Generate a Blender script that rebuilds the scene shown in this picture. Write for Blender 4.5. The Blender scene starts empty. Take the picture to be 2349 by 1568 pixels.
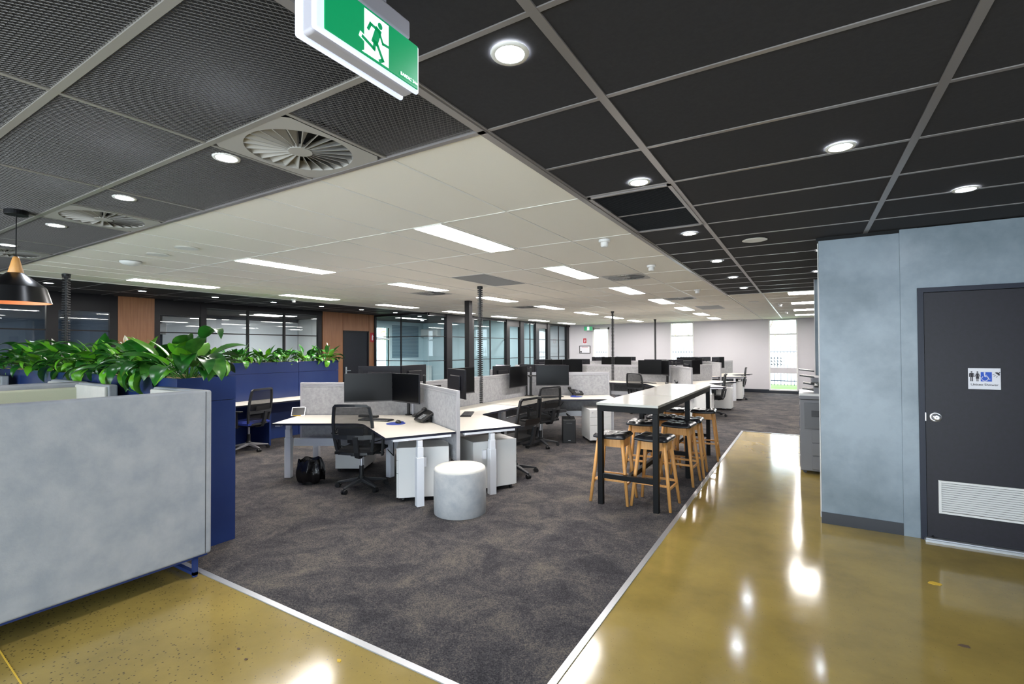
import bpy, math, random
from mathutils import Matrix, Vector
random.seed(7)
C = bpy.context.scene.collection
SC = bpy.context.scene
PI = math.pi
rad = math.radians

# ------------------------------------------------------------------ camera
Hc = 1.67
yaw, pit, rol = rad(31.2637), rad(0.80643), rad(-0.26422)
Fv = Vector((-math.sin(yaw)*math.cos(pit), math.cos(yaw)*math.cos(pit), math.sin(pit)))
R0 = Vector((math.cos(yaw), math.sin(yaw), 0)); U0 = R0.cross(Fv)
Rv = R0*math.cos(rol) + U0*math.sin(rol); Uv = -R0*math.sin(rol) + U0*math.cos(rol)
cam = bpy.data.cameras.new('camera'); cam.sensor_width = 36; cam.lens = 36*1107.68/2349
cam.clip_start = 0.05; cam.clip_end = 300
co = bpy.data.objects.new('camera', cam); C.objects.link(co)
M = Matrix((Rv, Uv, -Fv)).transposed().to_4x4(); M.translation = (0, 0, Hc)
co.matrix_world = M
SC.camera = co
# ------------------------------------------------------------------ light, exposure
SC.view_settings.view_transform = 'Standard'; SC.view_settings.look = 'None'
SC.view_settings.gamma = 1; SC.view_settings.exposure = 1.6
SC.view_settings.use_curve_mapping = False
W = bpy.data.worlds.new('sky'); SC.world = W; W.use_nodes = True
bgn = W.node_tree.nodes['Background']
bgn.inputs[0].default_value = (0.80, 0.91, 1.0, 1); bgn.inputs[1].default_value = 2.7
PANEL_E, DOWN_E = 17.0, 50.0

# ------------------------------------------------------------------ materials
def lin(h):
    h = h.lstrip('#'); o = []
    for i in (0, 2, 4):
        c = int(h[i:i+2], 16)/255
        o.append(c/12.92 if c <= .04045 else ((c+.055)/1.055)**2.4)
    return (*o, 1)
MATS = {}
def mat(name, col, rough=.5, metal=0, spec=.5, noise=None, bump=0, bscale=200, emit=0, coat=0, col2=None, nscale=5, stretch=None, alpha=1, detail=4, trans=0):
    if name in MATS: return MATS[name]
    m = bpy.data.materials.new(name); m.use_nodes = True; nt = m.node_tree; b = nt.nodes['Principled BSDF']
    c1 = lin(col) if isinstance(col, str) else col
    b.inputs['Base Color'].default_value = c1; b.inputs['Roughness'].default_value = rough
    b.inputs['Metallic'].default_value = metal; b.inputs['Specular IOR Level'].default_value = spec
    b.inputs['Coat Weight'].default_value = coat; b.inputs['Coat Roughness'].default_value = .08
    b.inputs['Transmission Weight'].default_value = trans; b.inputs['Alpha'].default_value = alpha
    if emit:
        b.inputs['Emission Color'].default_value = c1; b.inputs['Emission Strength'].default_value = emit
    tc = mp = None
    if col2 or bump:
        tc = nt.nodes.new('ShaderNodeTexCoord'); mp = nt.nodes.new('ShaderNodeMapping')
        nt.links.new(tc.outputs['Object'], mp.inputs['Vector'])
        if stretch: mp.inputs['Scale'].default_value = stretch
    if col2:
        n = nt.nodes.new('ShaderNodeTexNoise'); n.inputs['Scale'].default_value = nscale; n.inputs['Detail'].default_value = detail
        n.inputs['Roughness'].default_value = .6
        nt.links.new(mp.outputs[0], n.inputs['Vector'])
        r = nt.nodes.new('ShaderNodeValToRGB'); r.color_ramp.elements[0].position = .35; r.color_ramp.elements[1].position = .65
        r.color_ramp.elements[0].color = c1; r.color_ramp.elements[1].color = lin(col2) if isinstance(col2, str) else col2
        nt.links.new(n.outputs['Fac'], r.inputs[0]); nt.links.new(r.outputs[0], b.inputs['Base Color'])
    if bump:
        n2 = nt.nodes.new('ShaderNodeTexNoise'); n2.inputs['Scale'].default_value = bscale; n2.inputs['Detail'].default_value = 3
        nt.links.new(mp.outputs[0], n2.inputs['Vector'])
        bp = nt.nodes.new('ShaderNodeBump'); bp.inputs['Strength'].default_value = bump; bp.inputs['Distance'].default_value = .01
        nt.links.new(n2.outputs['Fac'], bp.inputs['Height']); nt.links.new(bp.outputs[0], b.inputs['Normal'])
    MATS[name] = m
    return m
def glassmat(name, tint, refl=1.45, thick=.0, rough=0.0):
    if name in MATS: return MATS[name]
    m = bpy.data.materials.new(name); m.use_nodes = True; nt = m.node_tree; nt.nodes.clear()
    o = nt.nodes.new('ShaderNodeOutputMaterial'); mx = nt.nodes.new('ShaderNodeMixShader')
    t = nt.nodes.new('ShaderNodeBsdfTransparent'); g = nt.nodes.new('ShaderNodeBsdfGlossy'); fr = nt.nodes.new('ShaderNodeLayerWeight')
    t.inputs[0].default_value = tint; g.inputs['Roughness'].default_value = rough
    fr.inputs[0].default_value = .5
    pw = nt.nodes.new('ShaderNodeMath'); pw.operation = 'POWER'; pw.inputs[1].default_value = 4.5; nt.links.new(fr.outputs['Facing'], pw.inputs[0])
    ma = nt.nodes.new('ShaderNodeMath'); ma.operation = 'MULTIPLY_ADD'; ma.inputs[1].default_value = .8; ma.inputs[2].default_value = refl; nt.links.new(pw.outputs[0], ma.inputs[0])
    nt.links.new(ma.outputs[0], mx.inputs[0]); nt.links.new(t.outputs[0], mx.inputs[1]); nt.links.new(g.outputs[0], mx.inputs[2])
    nt.links.new(mx.outputs[0], o.inputs[0]); MATS[name] = m
    return m
def meshfab(name, col, op):
    m = bpy.data.materials.new(name); m.use_nodes = True; nt = m.node_tree; b = nt.nodes['Principled BSDF']
    b.inputs['Base Color'].default_value = lin(col); b.inputs['Roughness'].default_value = .8
    tc = nt.nodes.new('ShaderNodeTexCoord'); w = nt.nodes.new('ShaderNodeTexWave'); w.bands_direction = 'Z'; w.inputs['Scale'].default_value = 40
    nt.links.new(tc.outputs['Object'], w.inputs[0])
    mr = nt.nodes.new('ShaderNodeMapRange'); mr.inputs[3].default_value = op-.12; mr.inputs[4].default_value = min(1, op+.12)
    nt.links.new(w.outputs['Fac'], mr.inputs[0]); nt.links.new(mr.outputs[0], b.inputs['Alpha']); MATS[name] = m
    return m

def floor_mat():
    m = bpy.data.materials.new('polished_concrete'); m.use_nodes = True; nt = m.node_tree; b = nt.nodes['Principled BSDF']
    tc = nt.nodes.new('ShaderNodeTexCoord'); L = nt.links.new
    n = nt.nodes.new('ShaderNodeTexNoise'); n.inputs['Scale'].default_value = 1.3; n.inputs['Detail'].default_value = 8; n.inputs['Roughness'].default_value = .65
    L(tc.outputs['Object'], n.inputs['Vector'])
    r = nt.nodes.new('ShaderNodeValToRGB'); r.color_ramp.elements[0].position = .3; r.color_ramp.elements[1].position = .72
    r.color_ramp.elements[0].color = lin('887640'); r.color_ramp.elements[1].color = lin('aa934e')
    L(n.outputs['Fac'], r.inputs[0])
    # exposed aggregate: dark chips gathered in patches
    v = nt.nodes.new('ShaderNodeTexVoronoi'); v.inputs['Scale'].default_value = 50; v.inputs['Randomness'].default_value = 1
    L(tc.outputs['Object'], v.inputs['Vector'])
    n2 = nt.nodes.new('ShaderNodeTexNoise'); n2.inputs['Scale'].default_value = .9; n2.inputs['Detail'].default_value = 3
    mp = nt.nodes.new('ShaderNodeMapping'); mp.inputs['Location'].default_value = (2.2, 3.3, 0); L(tc.outputs['Object'], mp.inputs[0]); L(mp.outputs[0], n2.inputs['Vector'])
    # chip threshold follows the patch noise and eases off away from the booth corner
    sx = nt.nodes.new('ShaderNodeSeparateXYZ'); L(tc.outputs['Object'], sx.inputs[0])
    mr = nt.nodes.new('ShaderNodeMapRange'); mr.inputs[1].default_value = -1.2; mr.inputs[2].default_value = -3.2; mr.inputs[3].default_value = 0; mr.inputs[4].default_value = .30
    L(sx.outputs[0], mr.inputs[0])
    mm = nt.nodes.new('ShaderNodeMath'); mm.operation = 'MULTIPLY'; L(n2.outputs['Fac'], mm.inputs[0]); L(mr.outputs[0], mm.inputs[1])
    ad = nt.nodes.new('ShaderNodeMath'); ad.operation = 'ADD'; ad.inputs[1].default_value = .09; L(mm.outputs[0], ad.inputs[0])
    lt = nt.nodes.new('ShaderNodeMath'); lt.operation = 'LESS_THAN'; L(v.outputs['Distance'], lt.inputs[0]); L(ad.outputs[0], lt.inputs[1])
    # random keep
    gt = nt.nodes.new('ShaderNodeMath'); gt.operation = 'GREATER_THAN'; gt.inputs[1].default_value = .45
    sc = nt.nodes.new('ShaderNodeSeparateColor'); L(v.outputs['Color'], sc.inputs[0]); L(sc.outputs[0], gt.inputs[0])
    kk = nt.nodes.new('ShaderNodeMath'); kk.operation = 'MULTIPLY'; L(lt.outputs[0], kk.inputs[0]); L(gt.outputs[0], kk.inputs[1])
    k8 = nt.nodes.new('ShaderNodeMath'); k8.operation = 'MULTIPLY'; k8.inputs[1].default_value = .75; L(kk.outputs[0], k8.inputs[0])
    mx = nt.nodes.new('ShaderNodeMix'); mx.data_type = 'RGBA'; L(k8.outputs[0], mx.inputs['Factor']); L(r.outputs[0], mx.inputs['A'])
    mx.inputs['B'].default_value = lin('3a352c')
    L(mx.outputs['Result'], b.inputs['Base Color'])
    b.inputs['Roughness'].default_value = .16; b.inputs['Specular IOR Level'].default_value = .6
    n3 = nt.nodes.new('ShaderNodeTexNoise'); n3.inputs['Scale'].default_value = 9; n3.inputs['Detail'].default_value = 5; L(tc.outputs['Object'], n3.inputs['Vector'])
    mr2 = nt.nodes.new('ShaderNodeMapRange'); mr2.inputs[3].default_value = .08; mr2.inputs[4].default_value = .17; L(n3.outputs['Fac'], mr2.inputs[0]); L(mr2.outputs[0], b.inputs['Roughness'])
    bp = nt.nodes.new('ShaderNodeBump'); bp.inputs['Strength'].default_value = .05; bp.inputs['Distance'].default_value = .003; L(n3.outputs['Fac'], bp.inputs['Height']); L(bp.outputs[0], b.inputs['Normal'])
    return m
def carpet_mat():
    m = bpy.data.materials.new('carpet_pile'); m.use_nodes = True; nt = m.node_tree; b = nt.nodes['Principled BSDF']; L = nt.links.new
    tc = nt.nodes.new('ShaderNodeTexCoord')
    a = nt.nodes.new('ShaderNodeTexNoise'); a.inputs['Scale'].default_value = 2.6; a.inputs['Detail'].default_value = 7; a.inputs['Roughness'].default_value = .75; a.inputs['Distortion'].default_value = .6
    f = nt.nodes.new('ShaderNodeTexNoise'); f.inputs['Scale'].default_value = 130; f.inputs['Detail'].default_value = 2
    L(tc.outputs['Object'], a.inputs['Vector']); L(tc.outputs['Object'], f.inputs['Vector'])
    s = nt.nodes.new('ShaderNodeMath'); s.operation = 'MULTIPLY_ADD'; s.inputs[1].default_value = .58; L(f.outputs['Fac'], s.inputs[0])
    s2 = nt.nodes.new('ShaderNodeMath'); s2.operation = 'MULTIPLY'; s2.inputs[1].default_value = .70; L(a.outputs['Fac'], s2.inputs[0]); L(s2.outputs[0], s.inputs[2])
    r = nt.nodes.new('ShaderNodeValToRGB'); e = r.color_ramp.elements; e[0].position = .50; e[1].position = .82
    e[0].color = lin('323134'); e[1].color = lin('746d62'); k = r.color_ramp.elements.new(.64); k.color = lin('4b494c')
    L(s.outputs[0], r.inputs[0]); L(r.outputs[0], b.inputs['Base Color']); b.inputs['Roughness'].default_value = .95; b.inputs['Specular IOR Level'].default_value = .1
    bp = nt.nodes.new('ShaderNodeBump'); bp.inputs['Strength'].default_value = .5; bp.inputs['Distance'].default_value = .006; L(f.outputs['Fac'], bp.inputs['Height']); L(bp.outputs[0], b.inputs['Normal'])
    return m

m_floor = floor_mat(); m_carpet = carpet_mat()
m_alu = mat('brushed_aluminium', 'b9bcc0', .35, .6)
m_tile_w = mat('white_ceiling_tile', 'ece7dd', .9, bump=.15, bscale=300)
m_tee_w = mat('white_tee', 'e4e2dc', .3)
m_tile_b = mat('black_ceiling_tile', '232226', .85, col2='29282c', nscale=60)
m_tee_b = mat('grey_tee', '8a8584', .3, .3)
m_teem = mat('mesh_zone_tee', '9a9690', .3, .3)
m_mesh = mat('grey_mesh', '625f5d', .45, .4)
m_void = mat('ceiling_void', '0c0c0e', .9)
m_wall = mat('white_wall', 'cdcbd0', .75)
m_plaster = mat('polished_plaster', '687680', .3, col2='8d9aa4', nscale=1.6, bump=.06, bscale=14, detail=9)
m_black = mat('black_metal', '0c0d0f', .5, spec=.2)
m_frame = mat('dark_frame', '18171a', .4, spec=.3)
m_door = mat('dark_door', '211f29', .42, spec=.3, col2='1d1c22', nscale=30)
m_skirt = mat('black_skirting', '20242c', .25)
m_timber = mat('timber_veneer', '8a5c3c', .45, col2='9c6b48', nscale=6, stretch=(8, 8, .35))
m_navy = mat('navy_laminate', '22346a', .26, col2='283b6e', nscale=1.5)
m_suede = mat('grey_suede', '92989f', .9, col2='a8abaf', nscale=4.5, detail=10, bump=.15, bscale=60)
m_suedel = mat('pale_suede', 'd8d7d0', .9, col2='cfcec8', nscale=6, bump=.1, bscale=60)
m_sage = mat('sage_fabric', 'bfc3ab', .9, bump=.1, bscale=150)
m_desk = mat('cream_laminate', 'cbc6bc', .38)
m_deskedge = mat('dark_edge', '1c2030', .4)
m_white = mat('white_powdercoat', 'dfe2e8', .4)
m_white2 = mat('white_metal', 'e0e0de', .4)
m_felt = mat('grey_felt', '96979a', .95, col2='a9aaad', nscale=26, detail=8, bump=.2, bscale=150)
m_rail = mat('grey_rail', 'b4b4b8', .4, .2)
m_plas = mat('black_plastic', '17181a', .45)
m_plas2 = mat('charcoal_plastic', '3a3b3e', .45)
m_screen = mat('dark_screen', '07080a', .3, spec=.25)
m_mback = mat('monitor_back', '18181e', .42, spec=.3)
m_screenon = mat('lit_screen', 'c9c6da', .3, emit=.3)
m_chrome = mat('chrome', 'd4d4d8', .28, .75)
m_leather = mat('black_leather', '1b1c20', .28)
m_beech = mat('beech_wood', 'cf9350', .4, col2='dba361', nscale=8, stretch=(6, 6, .6))
m_bartop = mat('bar_top', 'a6a59d', .16)
m_fabric_b = mat('black_fabric', '131315', .95)
m_blueseat = mat('blue_fabric', '1a2f80', .9)
m_cmesh = meshfab('chair_mesh', '101113', .74)
m_glass = glassmat('clear_glass', (.93, .96, .97, 1), .05)
m_glass2 = glassmat('teal_glass', (.91, .97, .98, 1), .03)
m_winglass = glassmat('window_glass', (.96, .98, .98, 1), .02)
m_leaf = mat('leaf_dark', '17461a', .28, col2='27691e', nscale=9)
m_leaf2 = mat('leaf_bright', '4c9a1c', .32, col2='6fae28', nscale=9)
m_leaf3 = mat('leaf_mid', '235c20', .3, col2='4c8530', nscale=14)
m_stem = mat('stem_green', '4d8a30', .5)
m_spathe = mat('spathe_white', 'ece8d8', .6)
m_pebble = mat('pebble', 'b09a6e', .6, col2='cdbb94', nscale=12)
m_red = mat('sign_red', 'b01c2a', .5)
m_paperw = mat('paper_white', 'e4e4ea', .6)
m_blue = mat('sign_blue', '1550c0', .5)
m_dark = mat('print_black', '26242c', .6)
m_green = mat('sign_green', '0c8f58', .4, emit=.22)
m_signw = mat('sign_white', 'eef6ff', .4, emit=.45)
m_signh = mat('sign_housing', 'a9a6ae', .45)
m_signglow = mat('sign_diffuser', 'dfe9fb', .4, emit=.22)
m_panel = mat('panel_light', 'fff9f5', .5, emit=PANEL_E)
m_led = mat('downlight_led', 'eef4ff', .5, emit=DOWN_E)
m_bulb = mat('pendant_bulb', 'ffc890', .5, emit=5)
m_copper = mat('copper_paint', 'e0a070', .5)
m_grille = mat('grille_grey', '8d8f90', .5)
m_grille2 = mat('grille_white', 'a29f9a', .45)
m_office = mat('office_wall', 'c3d6dc', .8)
m_officed = mat('office_dark', '4a5766', .8)
m_whitebd = mat('whiteboard', 'dfe6ea', .4)
m_grass = mat('grass', '46751a', .9, col2='558a20', nscale=3)
m_conc = mat('pale_concrete', 'dcd8ce', .9)
m_tree = mat('tree_leaf', 'b3c06a', .9)
m_bark = mat('trunk', '5d4a38', .9)
m_fence = mat('fence_black', '1a2740', .6)
m_print = mat('printer_grey', '7c7d82', .5)
m_print2 = mat('printer_dark', '6a6c70', .5)
m_bag = mat('bin_liner', '0c0c0e', .22, bump=.8, bscale=14)
m_yellow = mat('yellow_scrap', 'd8b23a', .8)
m_padblue = mat('blue_pad', '20378c', .8)
m_cab = mat('white_cabinet', 'dfe3e2', .5)
m_brick = mat('stone_blend', 'a39b90', .9, col2='6d665e', nscale=14)

# ------------------------------------------------------------------ mesh builder
class MB:
    def __init__(s): s.v = []; s.f = []; s.mi = []
    def add(s, vs, fs, mi=0, T=None):
        o = len(s.v)
        if T is not None: vs = [T @ Vector(p) for p in vs]
        s.v += [tuple(p) for p in vs]; s.f += [tuple(i+o for i in f) for f in fs]; s.mi += [mi]*len(fs)
        return s
    def box(s, x0, x1, y0, y1, z0, z1, mi=0, T=None):
        vs = [(x0,y0,z0),(x1,y0,z0),(x1,y1,z0),(x0,y1,z0),(x0,y0,z1),(x1,y0,z1),(x1,y1,z1),(x0,y1,z1)]
        return s.add(vs, [(0,3,2,1),(4,5,6,7),(0,1,5,4),(1,2,6,5),(2,3,7,6),(3,0,4,7)], mi, T)
    def prism(s, pts, z0, z1, mi=0, mside=None, T=None):
        n = len(pts); vs = [(x,y,z0) for x,y in pts]+[(x,y,z1) for x,y in pts]
        s.add(vs, [tuple(range(n-1,-1,-1)), tuple(range(n,2*n))], mi, T)
        return s.add(vs, [(i,(i+1)%n,n+(i+1)%n,n+i) for i in range(n)], mi if mside is None else mside, T)
    def lathe(s, prof, n=24, mi=0, T=None, cap=True):
        vs = [(r*math.cos(2*PI*k/n), r*math.sin(2*PI*k/n), z) for r, z in prof for k in range(n)]
        fs = [(i*n+k, i*n+(k+1)%n, (i+1)*n+(k+1)%n, (i+1)*n+k) for i in range(len(prof)-1) for k in range(n)]
        if cap:
            fs.append(tuple(range(n-1,-1,-1))); l = (len(prof)-1)*n; fs.append(tuple(range(l, l+n)))
        return s.add(vs, fs, mi, T)
    def cyl(s, a, b, r, r2=None, n=12, mi=0, T=None):
        a = Vector(a); b = Vector(b); r2 = r if r2 is None else r2
        q = (b-a).to_track_quat('Z', 'Y').to_matrix().to_4x4(); q.translation = a
        if T is not None: q = T @ q
        return s.lathe([(r, 0), (r2, (b-a).length)], n, mi, q)
    def tube(s, pts, r, n=6, mi=0, T=None):
        for i in range(len(pts)-1): s.cyl(pts[i], pts[i+1], r, r, n, mi, T)
        return s
    def bar(s, a, b, w, h, mi=0, T=None):
        a = Vector(a); b = Vector(b); q = (b-a).to_track_quat('X', 'Z').to_matrix().to_4x4(); q.translation = a
        if T is not None: q = T @ q
        return s.box(0, (b-a).length, -w/2, w/2, -h/2, h/2, mi, q)
    def grid(s, fn, nu, nv, mi=0, T=None):
        vs = [fn(u/nu, v/nv) for v in range(nv+1) for u in range(nu+1)]
        return s.add(vs, [(v*(nu+1)+u, v*(nu+1)+u+1, (v+1)*(nu+1)+u+1, (v+1)*(nu+1)+u) for v in range(nv) for u in range(nu)], mi, T)
    def build(s, name, mats, parent=None, bevel=0, smooth=False, segs=2, loc=None, rz=0):
        me = bpy.data.meshes.new(name); me.from_pydata(s.v, [], s.f)
        if not isinstance(mats, (list, tuple)): mats = [mats]
        for m in mats: me.materials.append(m)
        if len(mats) > 1: me.polygons.foreach_set('material_index', s.mi)
        if smooth: me.shade_smooth()
        me.update()
        o = bpy.data.objects.new(name, me); C.objects.link(o)
        if parent: o.parent = parent
        if bevel:
            b = o.modifiers.new('bevel', 'BEVEL'); b.width = bevel; b.segments = segs; b.limit_method = 'ANGLE'; b.angle_limit = rad(40)
            if segs > 1: me.shade_smooth(); b.harden_normals = True
        if loc: o.location = loc
        if rz: o.rotation_euler[2] = rz
        return o
def box(name, m, x0, x1, y0, y1, z0, z1, parent=None, bevel=0, segs=1): return MB().box(x0,x1,y0,y1,z0,z1).build(name, m, parent, bevel, segs=segs)
def tag(o, label, cat, group=None):
    o['label'] = label; o['category'] = cat
    if group: o['group'] = group
    return o
def thing(name, label, cat, loc=(0,0,0), rz=0, group=None):
    o = bpy.data.objects.new(name, None); C.objects.link(o); o.location = loc; o.rotation_euler = (0,0,rz); o.empty_display_size = .1
    return tag(o, label, cat, group)
def struct(o): o['kind'] = 'structure'; return o
KIDS = {}
def kids(o): return [c for c in ALL if c.parent == o]
ALL = []
def copy_tree(o, par=None):
    c = o.copy(); C.objects.link(c)
    if par: c.parent = par
    for ch in o.children: copy_tree(ch, c)
    return c
def place(proto, first, loc, rz, label, group=None):
    # the first call uses the prototype itself, later calls copy it with its parts
    o = proto if not first.get(proto.name) else copy_tree(proto)
    first[proto.name] = 1
    o.location = loc; o.rotation_euler = (0, 0, rz); o['label'] = label
    if group: o['group'] = group
    return o
USED = {}
ORD = ['first','second','third','fourth','fifth','sixth','seventh','eighth','ninth','tenth','eleventh','twelfth']

CZ = 2.72
YB = 20.15
# ================================================================== ROOM SHELL
fl = struct(box('floor', m_floor, -16, 5.2, -3.2, YB+.3, -.12, 0))
cp = MB()
cp.prism([(-16,1.935),(-1.115,1.935),(-1.115,10.66),(5.2,10.66),(5.2,YB),(-16,YB)], 0, .004)
o = cp.build('carpet', m_carpet, fl)
# aluminium edge strips
for i, (a, b, c, d) in enumerate([(-9.2,-1.075,1.895,1.935), (-1.115,-1.075,1.935,10.66), (-1.115,5.2,10.66,10.70)]):
    struct(box('trim_%d' % (i+1), m_alu, a, b, c, d, 0, .006))
struct(MB().bar((-3.95,.84,.001), (-3.2,.80,.001), .006, .002).build('trim_4', m_yellow))
ce = struct(box('ceiling', m_void, -16, 5.2, -3.2, YB+.3, 3.05, 3.15))
# --- black tile zone
xs = [-1.31, -.716, .485, 1.70, 2.92, 4.14, 5.1]
ys = [1.925+.609*k for k in range(-8, 15)]
YE = ys[-1]    # 10.45
bt = None
for i in range(len(xs)-1):
    for j in range(len(ys)-1):
        x0, x1, y0, y1 = xs[i], xs[i+1], ys[j], ys[j+1]
        if i == 0 and abs(y0-(1.925+.609*2)) < .05: continue       # return-air grille here
        if i == 0 and abs(y0-(1.925+.609*3)) < .05: continue
        if y1 < -.8 : continue
        if y0 > 5.6 and x0 > 1: continue
        e = .012
        box('tile', m_tile_b, x0+e, x1-e, y0+e, y1-e, CZ+.006, CZ+.02, ce)
for x in xs[:-1]:
    w = .018
    box('tee_bar', m_tee_b, x-w, x+w, -3, YE, CZ, CZ+.02, ce)
for j, y in enumerate(ys):
    if y < -1: continue
    box('cross_tee', m_tee_b, xs[0]+.018, xs[-1], y-.011, y+.011, CZ+.002, CZ+.018, ce)
# --- return air grille in the black tiles
g = thing('return_grille', 'black louvred return air grille in the black ceiling beside the white tiles', 'grille', (-1.01, 3.75, CZ))
MB().box(-.285,.285,-.59,-.565,-.004,.02).box(-.285,.285,.565,.59,-.004,.02).box(-.285,-.26,-.59,.59,-.004,.02).box(.26,.285,-.59,.59,-.004,.02).build('frame', m_tee_b, g)
gm = MB()
for k in range(46):
    y = -.56+k*.0245; gm.bar((-.262, y, .008), (.262, y, .008), .003, .012)
o = gm.build('louvre', m_black, g); o['kind'] = 'stuff'
box('backing', m_void, -.27, .27, -.57, .57, .015, .02, g)
# --- white tile zone
wx = [-1.34, -1.95, -2.57, -3.20, -3.83, -4.46, -5.09, -5.72, -6.35, -6.98, -7.61, -8.0, -8.62, -9.25]
wy = [1.925+1.2165*k for k in range(0, 15)] + [YB]
LX = [(-2.90,-2.60), (-5.72,-5.42), (-8.62,-8.32)]
def wtile(x0, x1, y0, y1):
    e = .007
    return box('tile', m_tile_w, x0+e, x1-e, y0+e, y1-e, CZ+.004, CZ+.02, ce)
DIFFS_W = [(-2.26,7.0),(-2.26,10.65),(-6.03,7.0),(-6.03,10.65)]
GREYP = (-4.46,-3.83,wy[3],wy[4])
far = MB()
for i in range(len(wx)-1):
    for j in range(len(wy)-1):
        x1, x0, y0, y1 = wx[i], wx[i+1], wy[j], wy[j+1]
        segs = [(x0, x1)]
        if j % 2 == 1 and j < 15:
            for a, b in LX:
                ns = []
                for p, q in segs:
                    if a < q-.02 and b > p+.02:
                        if a-p > .04: ns.append((p, a))
                        if q-b > .04: ns.append((b, q))
                    else: ns.append((p, q))
                segs = ns
        for p, q in segs:
            if abs(p-GREYP[0]) < .02 and abs(y0-GREYP[2]) < .02: continue
            dd = [d for d in DIFFS_W if p-.02 < d[0] < q+.02 and y0 < d[1] < y1]
            if dd:
                dx, dy = dd[0]
                if dy-.31 > y0+.05: wtile(p, q, y0, dy-.31)
                if y1 > dy+.31+.05: wtile(p, q, dy+.31, y1)
                continue
            if y0 < 12.8: wtile(p, q, y0, y1)
            else: far.box(p+.007, q-.007, y0+.007, y1-.007, CZ+.004, CZ+.02)
# white ceiling beyond the black zone
yy = [YE+.05+1.2165*k for k in range(0, 8)]+[YB]
xx = [-1.31,-.70,.49,1.70,3.0,4.2,5.1]
for i in range(len(xx)-1):
    for j in range(len(yy)-1):
        for h in (0, .5):
            y0 = yy[j]+(yy[j+1]-yy[j])*h; y1 = yy[j]+(yy[j+1]-yy[j])*(h+.5)
            a, b = xx[i], xx[i+1]
            if i == 1 and j % 2 == 0 and j < 8 and h == 0:
                far.box(a+.007, -.28, y0+.007, y1-.007, CZ+.004, CZ+.02); far.box(.28, b-.007, y0+.007, y1-.007, CZ+.004, CZ+.02); continue
            far.box(a+.007, b-.007, y0+.007, y1-.007, CZ+.004, CZ+.02)
o = far.build('far_tile', m_tile_w, ce); o['kind'] = 'stuff'
for x in wx[1:]: box('tee_bar', m_tee_w, x-.008, x+.008, wy[0], YB, CZ, CZ+.01, ce)
for y in wy[:-1]: box('cross_tee', m_tee_w, wx[-1], wx[0], y-.008, y+.008, CZ+.001, CZ+.01, ce)
for x in xx[:-1]: box('tee_bar', m_tee_w, x-.014, x+.014, YE+.04, YB, CZ-.002, CZ+.01, ce)
for y in yy[:-1]: box('cross_tee', m_tee_w, xx[0], xx[-1], y-.01, y+.01, CZ+.001, CZ+.01, ce)
box('edge_trim', m_tee_b, -1.345, -1.305, -3, YE, CZ-.006, CZ+.02, ce)
box('edge_trim', m_tee_b, -11.35, -1.306, 1.895, 1.925, CZ-.006, CZ+.02, ce)
box('edge_trim', m_tee_w, -9.31, -9.26, 1.92, YB, CZ-.004, CZ+.02, ce)
# --- black strip along the left glass wall and over the offices
for j in range(15):
    y0 = 1.925+.61*j*1.0
    for (a, b) in ((-11.33,-10.5),(-10.5,-9.31)):
        if y0+.61 > 10.5: continue
        box('tile', m_tile_b, a+.01, b-.01, y0+.008, y0+.602, CZ+.004, CZ+.02, ce)
for j in range(15):
    y0 = 1.925+.61*j
    if y0 < 10.5: box('cross_tee', m_tee_b, -11.33, -9.31, y0-.008, y0+.008, CZ+.001, CZ+.018, ce)
box('tee_bar', m_tee_b, -10.51, -10.49, 1.93, 10.45, CZ, CZ+.018, ce)
# office ceilings beyond the glass
box('office_ceiling', m_tile_b, -16, -11.45, -3.2, YB, 2.70, 2.74, ce)
box('office_ceiling', m_tile_b, -11.45, -9.32, 10.5, YB, 2.70, 2.74, ce)
# --- mesh zone (expanded metal panels), near left
def mesh_mesh(w, h):
    # strands zig-zag along Y (30 mm pitch), rows every 10 mm along X
    b = MB(); px, py = .0105, .030; t = .0009; nr = int(w/px); ns = int(h/(py/2))
    for r in range(nr+1):
        for k in range(ns):
            s0 = ((k+r) % 2); s1 = 1-s0
            xa = -w/2+r*px+(s0-.5)*px*.92; xb = -w/2+r*px+(s1-.5)*px*.92
            ya = -h/2+k*py/2; yb = ya+py/2
            xa = max(-w/2, min(w/2, xa)); xb = max(-w/2, min(w/2, xb))
            # ribbon inclined 45 degrees
            b.add([(xa-t,ya,0),(xa+t*.2,ya,.0024),(xb+t*.2,yb,.0024),(xb-t,yb,0),(xa+t,ya,0),(xb+t,yb,0)], [(0,1,2,3),(0,3,5,4)])
    return b
cx = [-1.345, -1.96, -2.59, -3.86, -4.47, -5.10, -6.37, -6.98, -7.61, -8.88, -9.5, -10.1, -11.3]
cy = [1.90, 1.29, .70, .09, -.51, -1.1]
protos = {}
def mesh_panel(x0, x1, y0, y1):
    w, h = x1-x0-.02, y1-y0-.02
    key = (round(w,2), round(h,2))
    if key not in protos:
        o = mesh_mesh(w, h).build('mesh_panel', m_mesh, ce); o['kind'] = 'stuff'; protos[key] = o
    else:
        o = protos[key].copy(); C.objects.link(o)
    o.location = ((x0+x1)/2, (y0+y1)/2, CZ+.002)
for r in range(5):
    y1, y0 = cy[r], cy[r+1]
    cols = [(cx[i+1], cx[i]) for i in range(len(cx)-1)]
    if r > 0: cols = [(-2.59,-1.345),(-3.86,-2.59),(-5.10,-3.86),(-6.37,-5.10),(-7.61,-6.37),(-8.88,-7.61),(-10.1,-8.88)]
    for (a, b) in cols:
        if r == 0 and (abs(b+1.96) < .01 or abs(b+4.47) < .01 or abs(b+6.98) < .01): continue   # diffusers
        if r >= 3 and a < -4: continue
        mesh_panel(a, b, y0, y1)
for y in cy[1:]: box('cross_tee', m_teem, -11.3, -1.345, y-.015, y+.015, CZ-.003, CZ+.01, ce)
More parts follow.
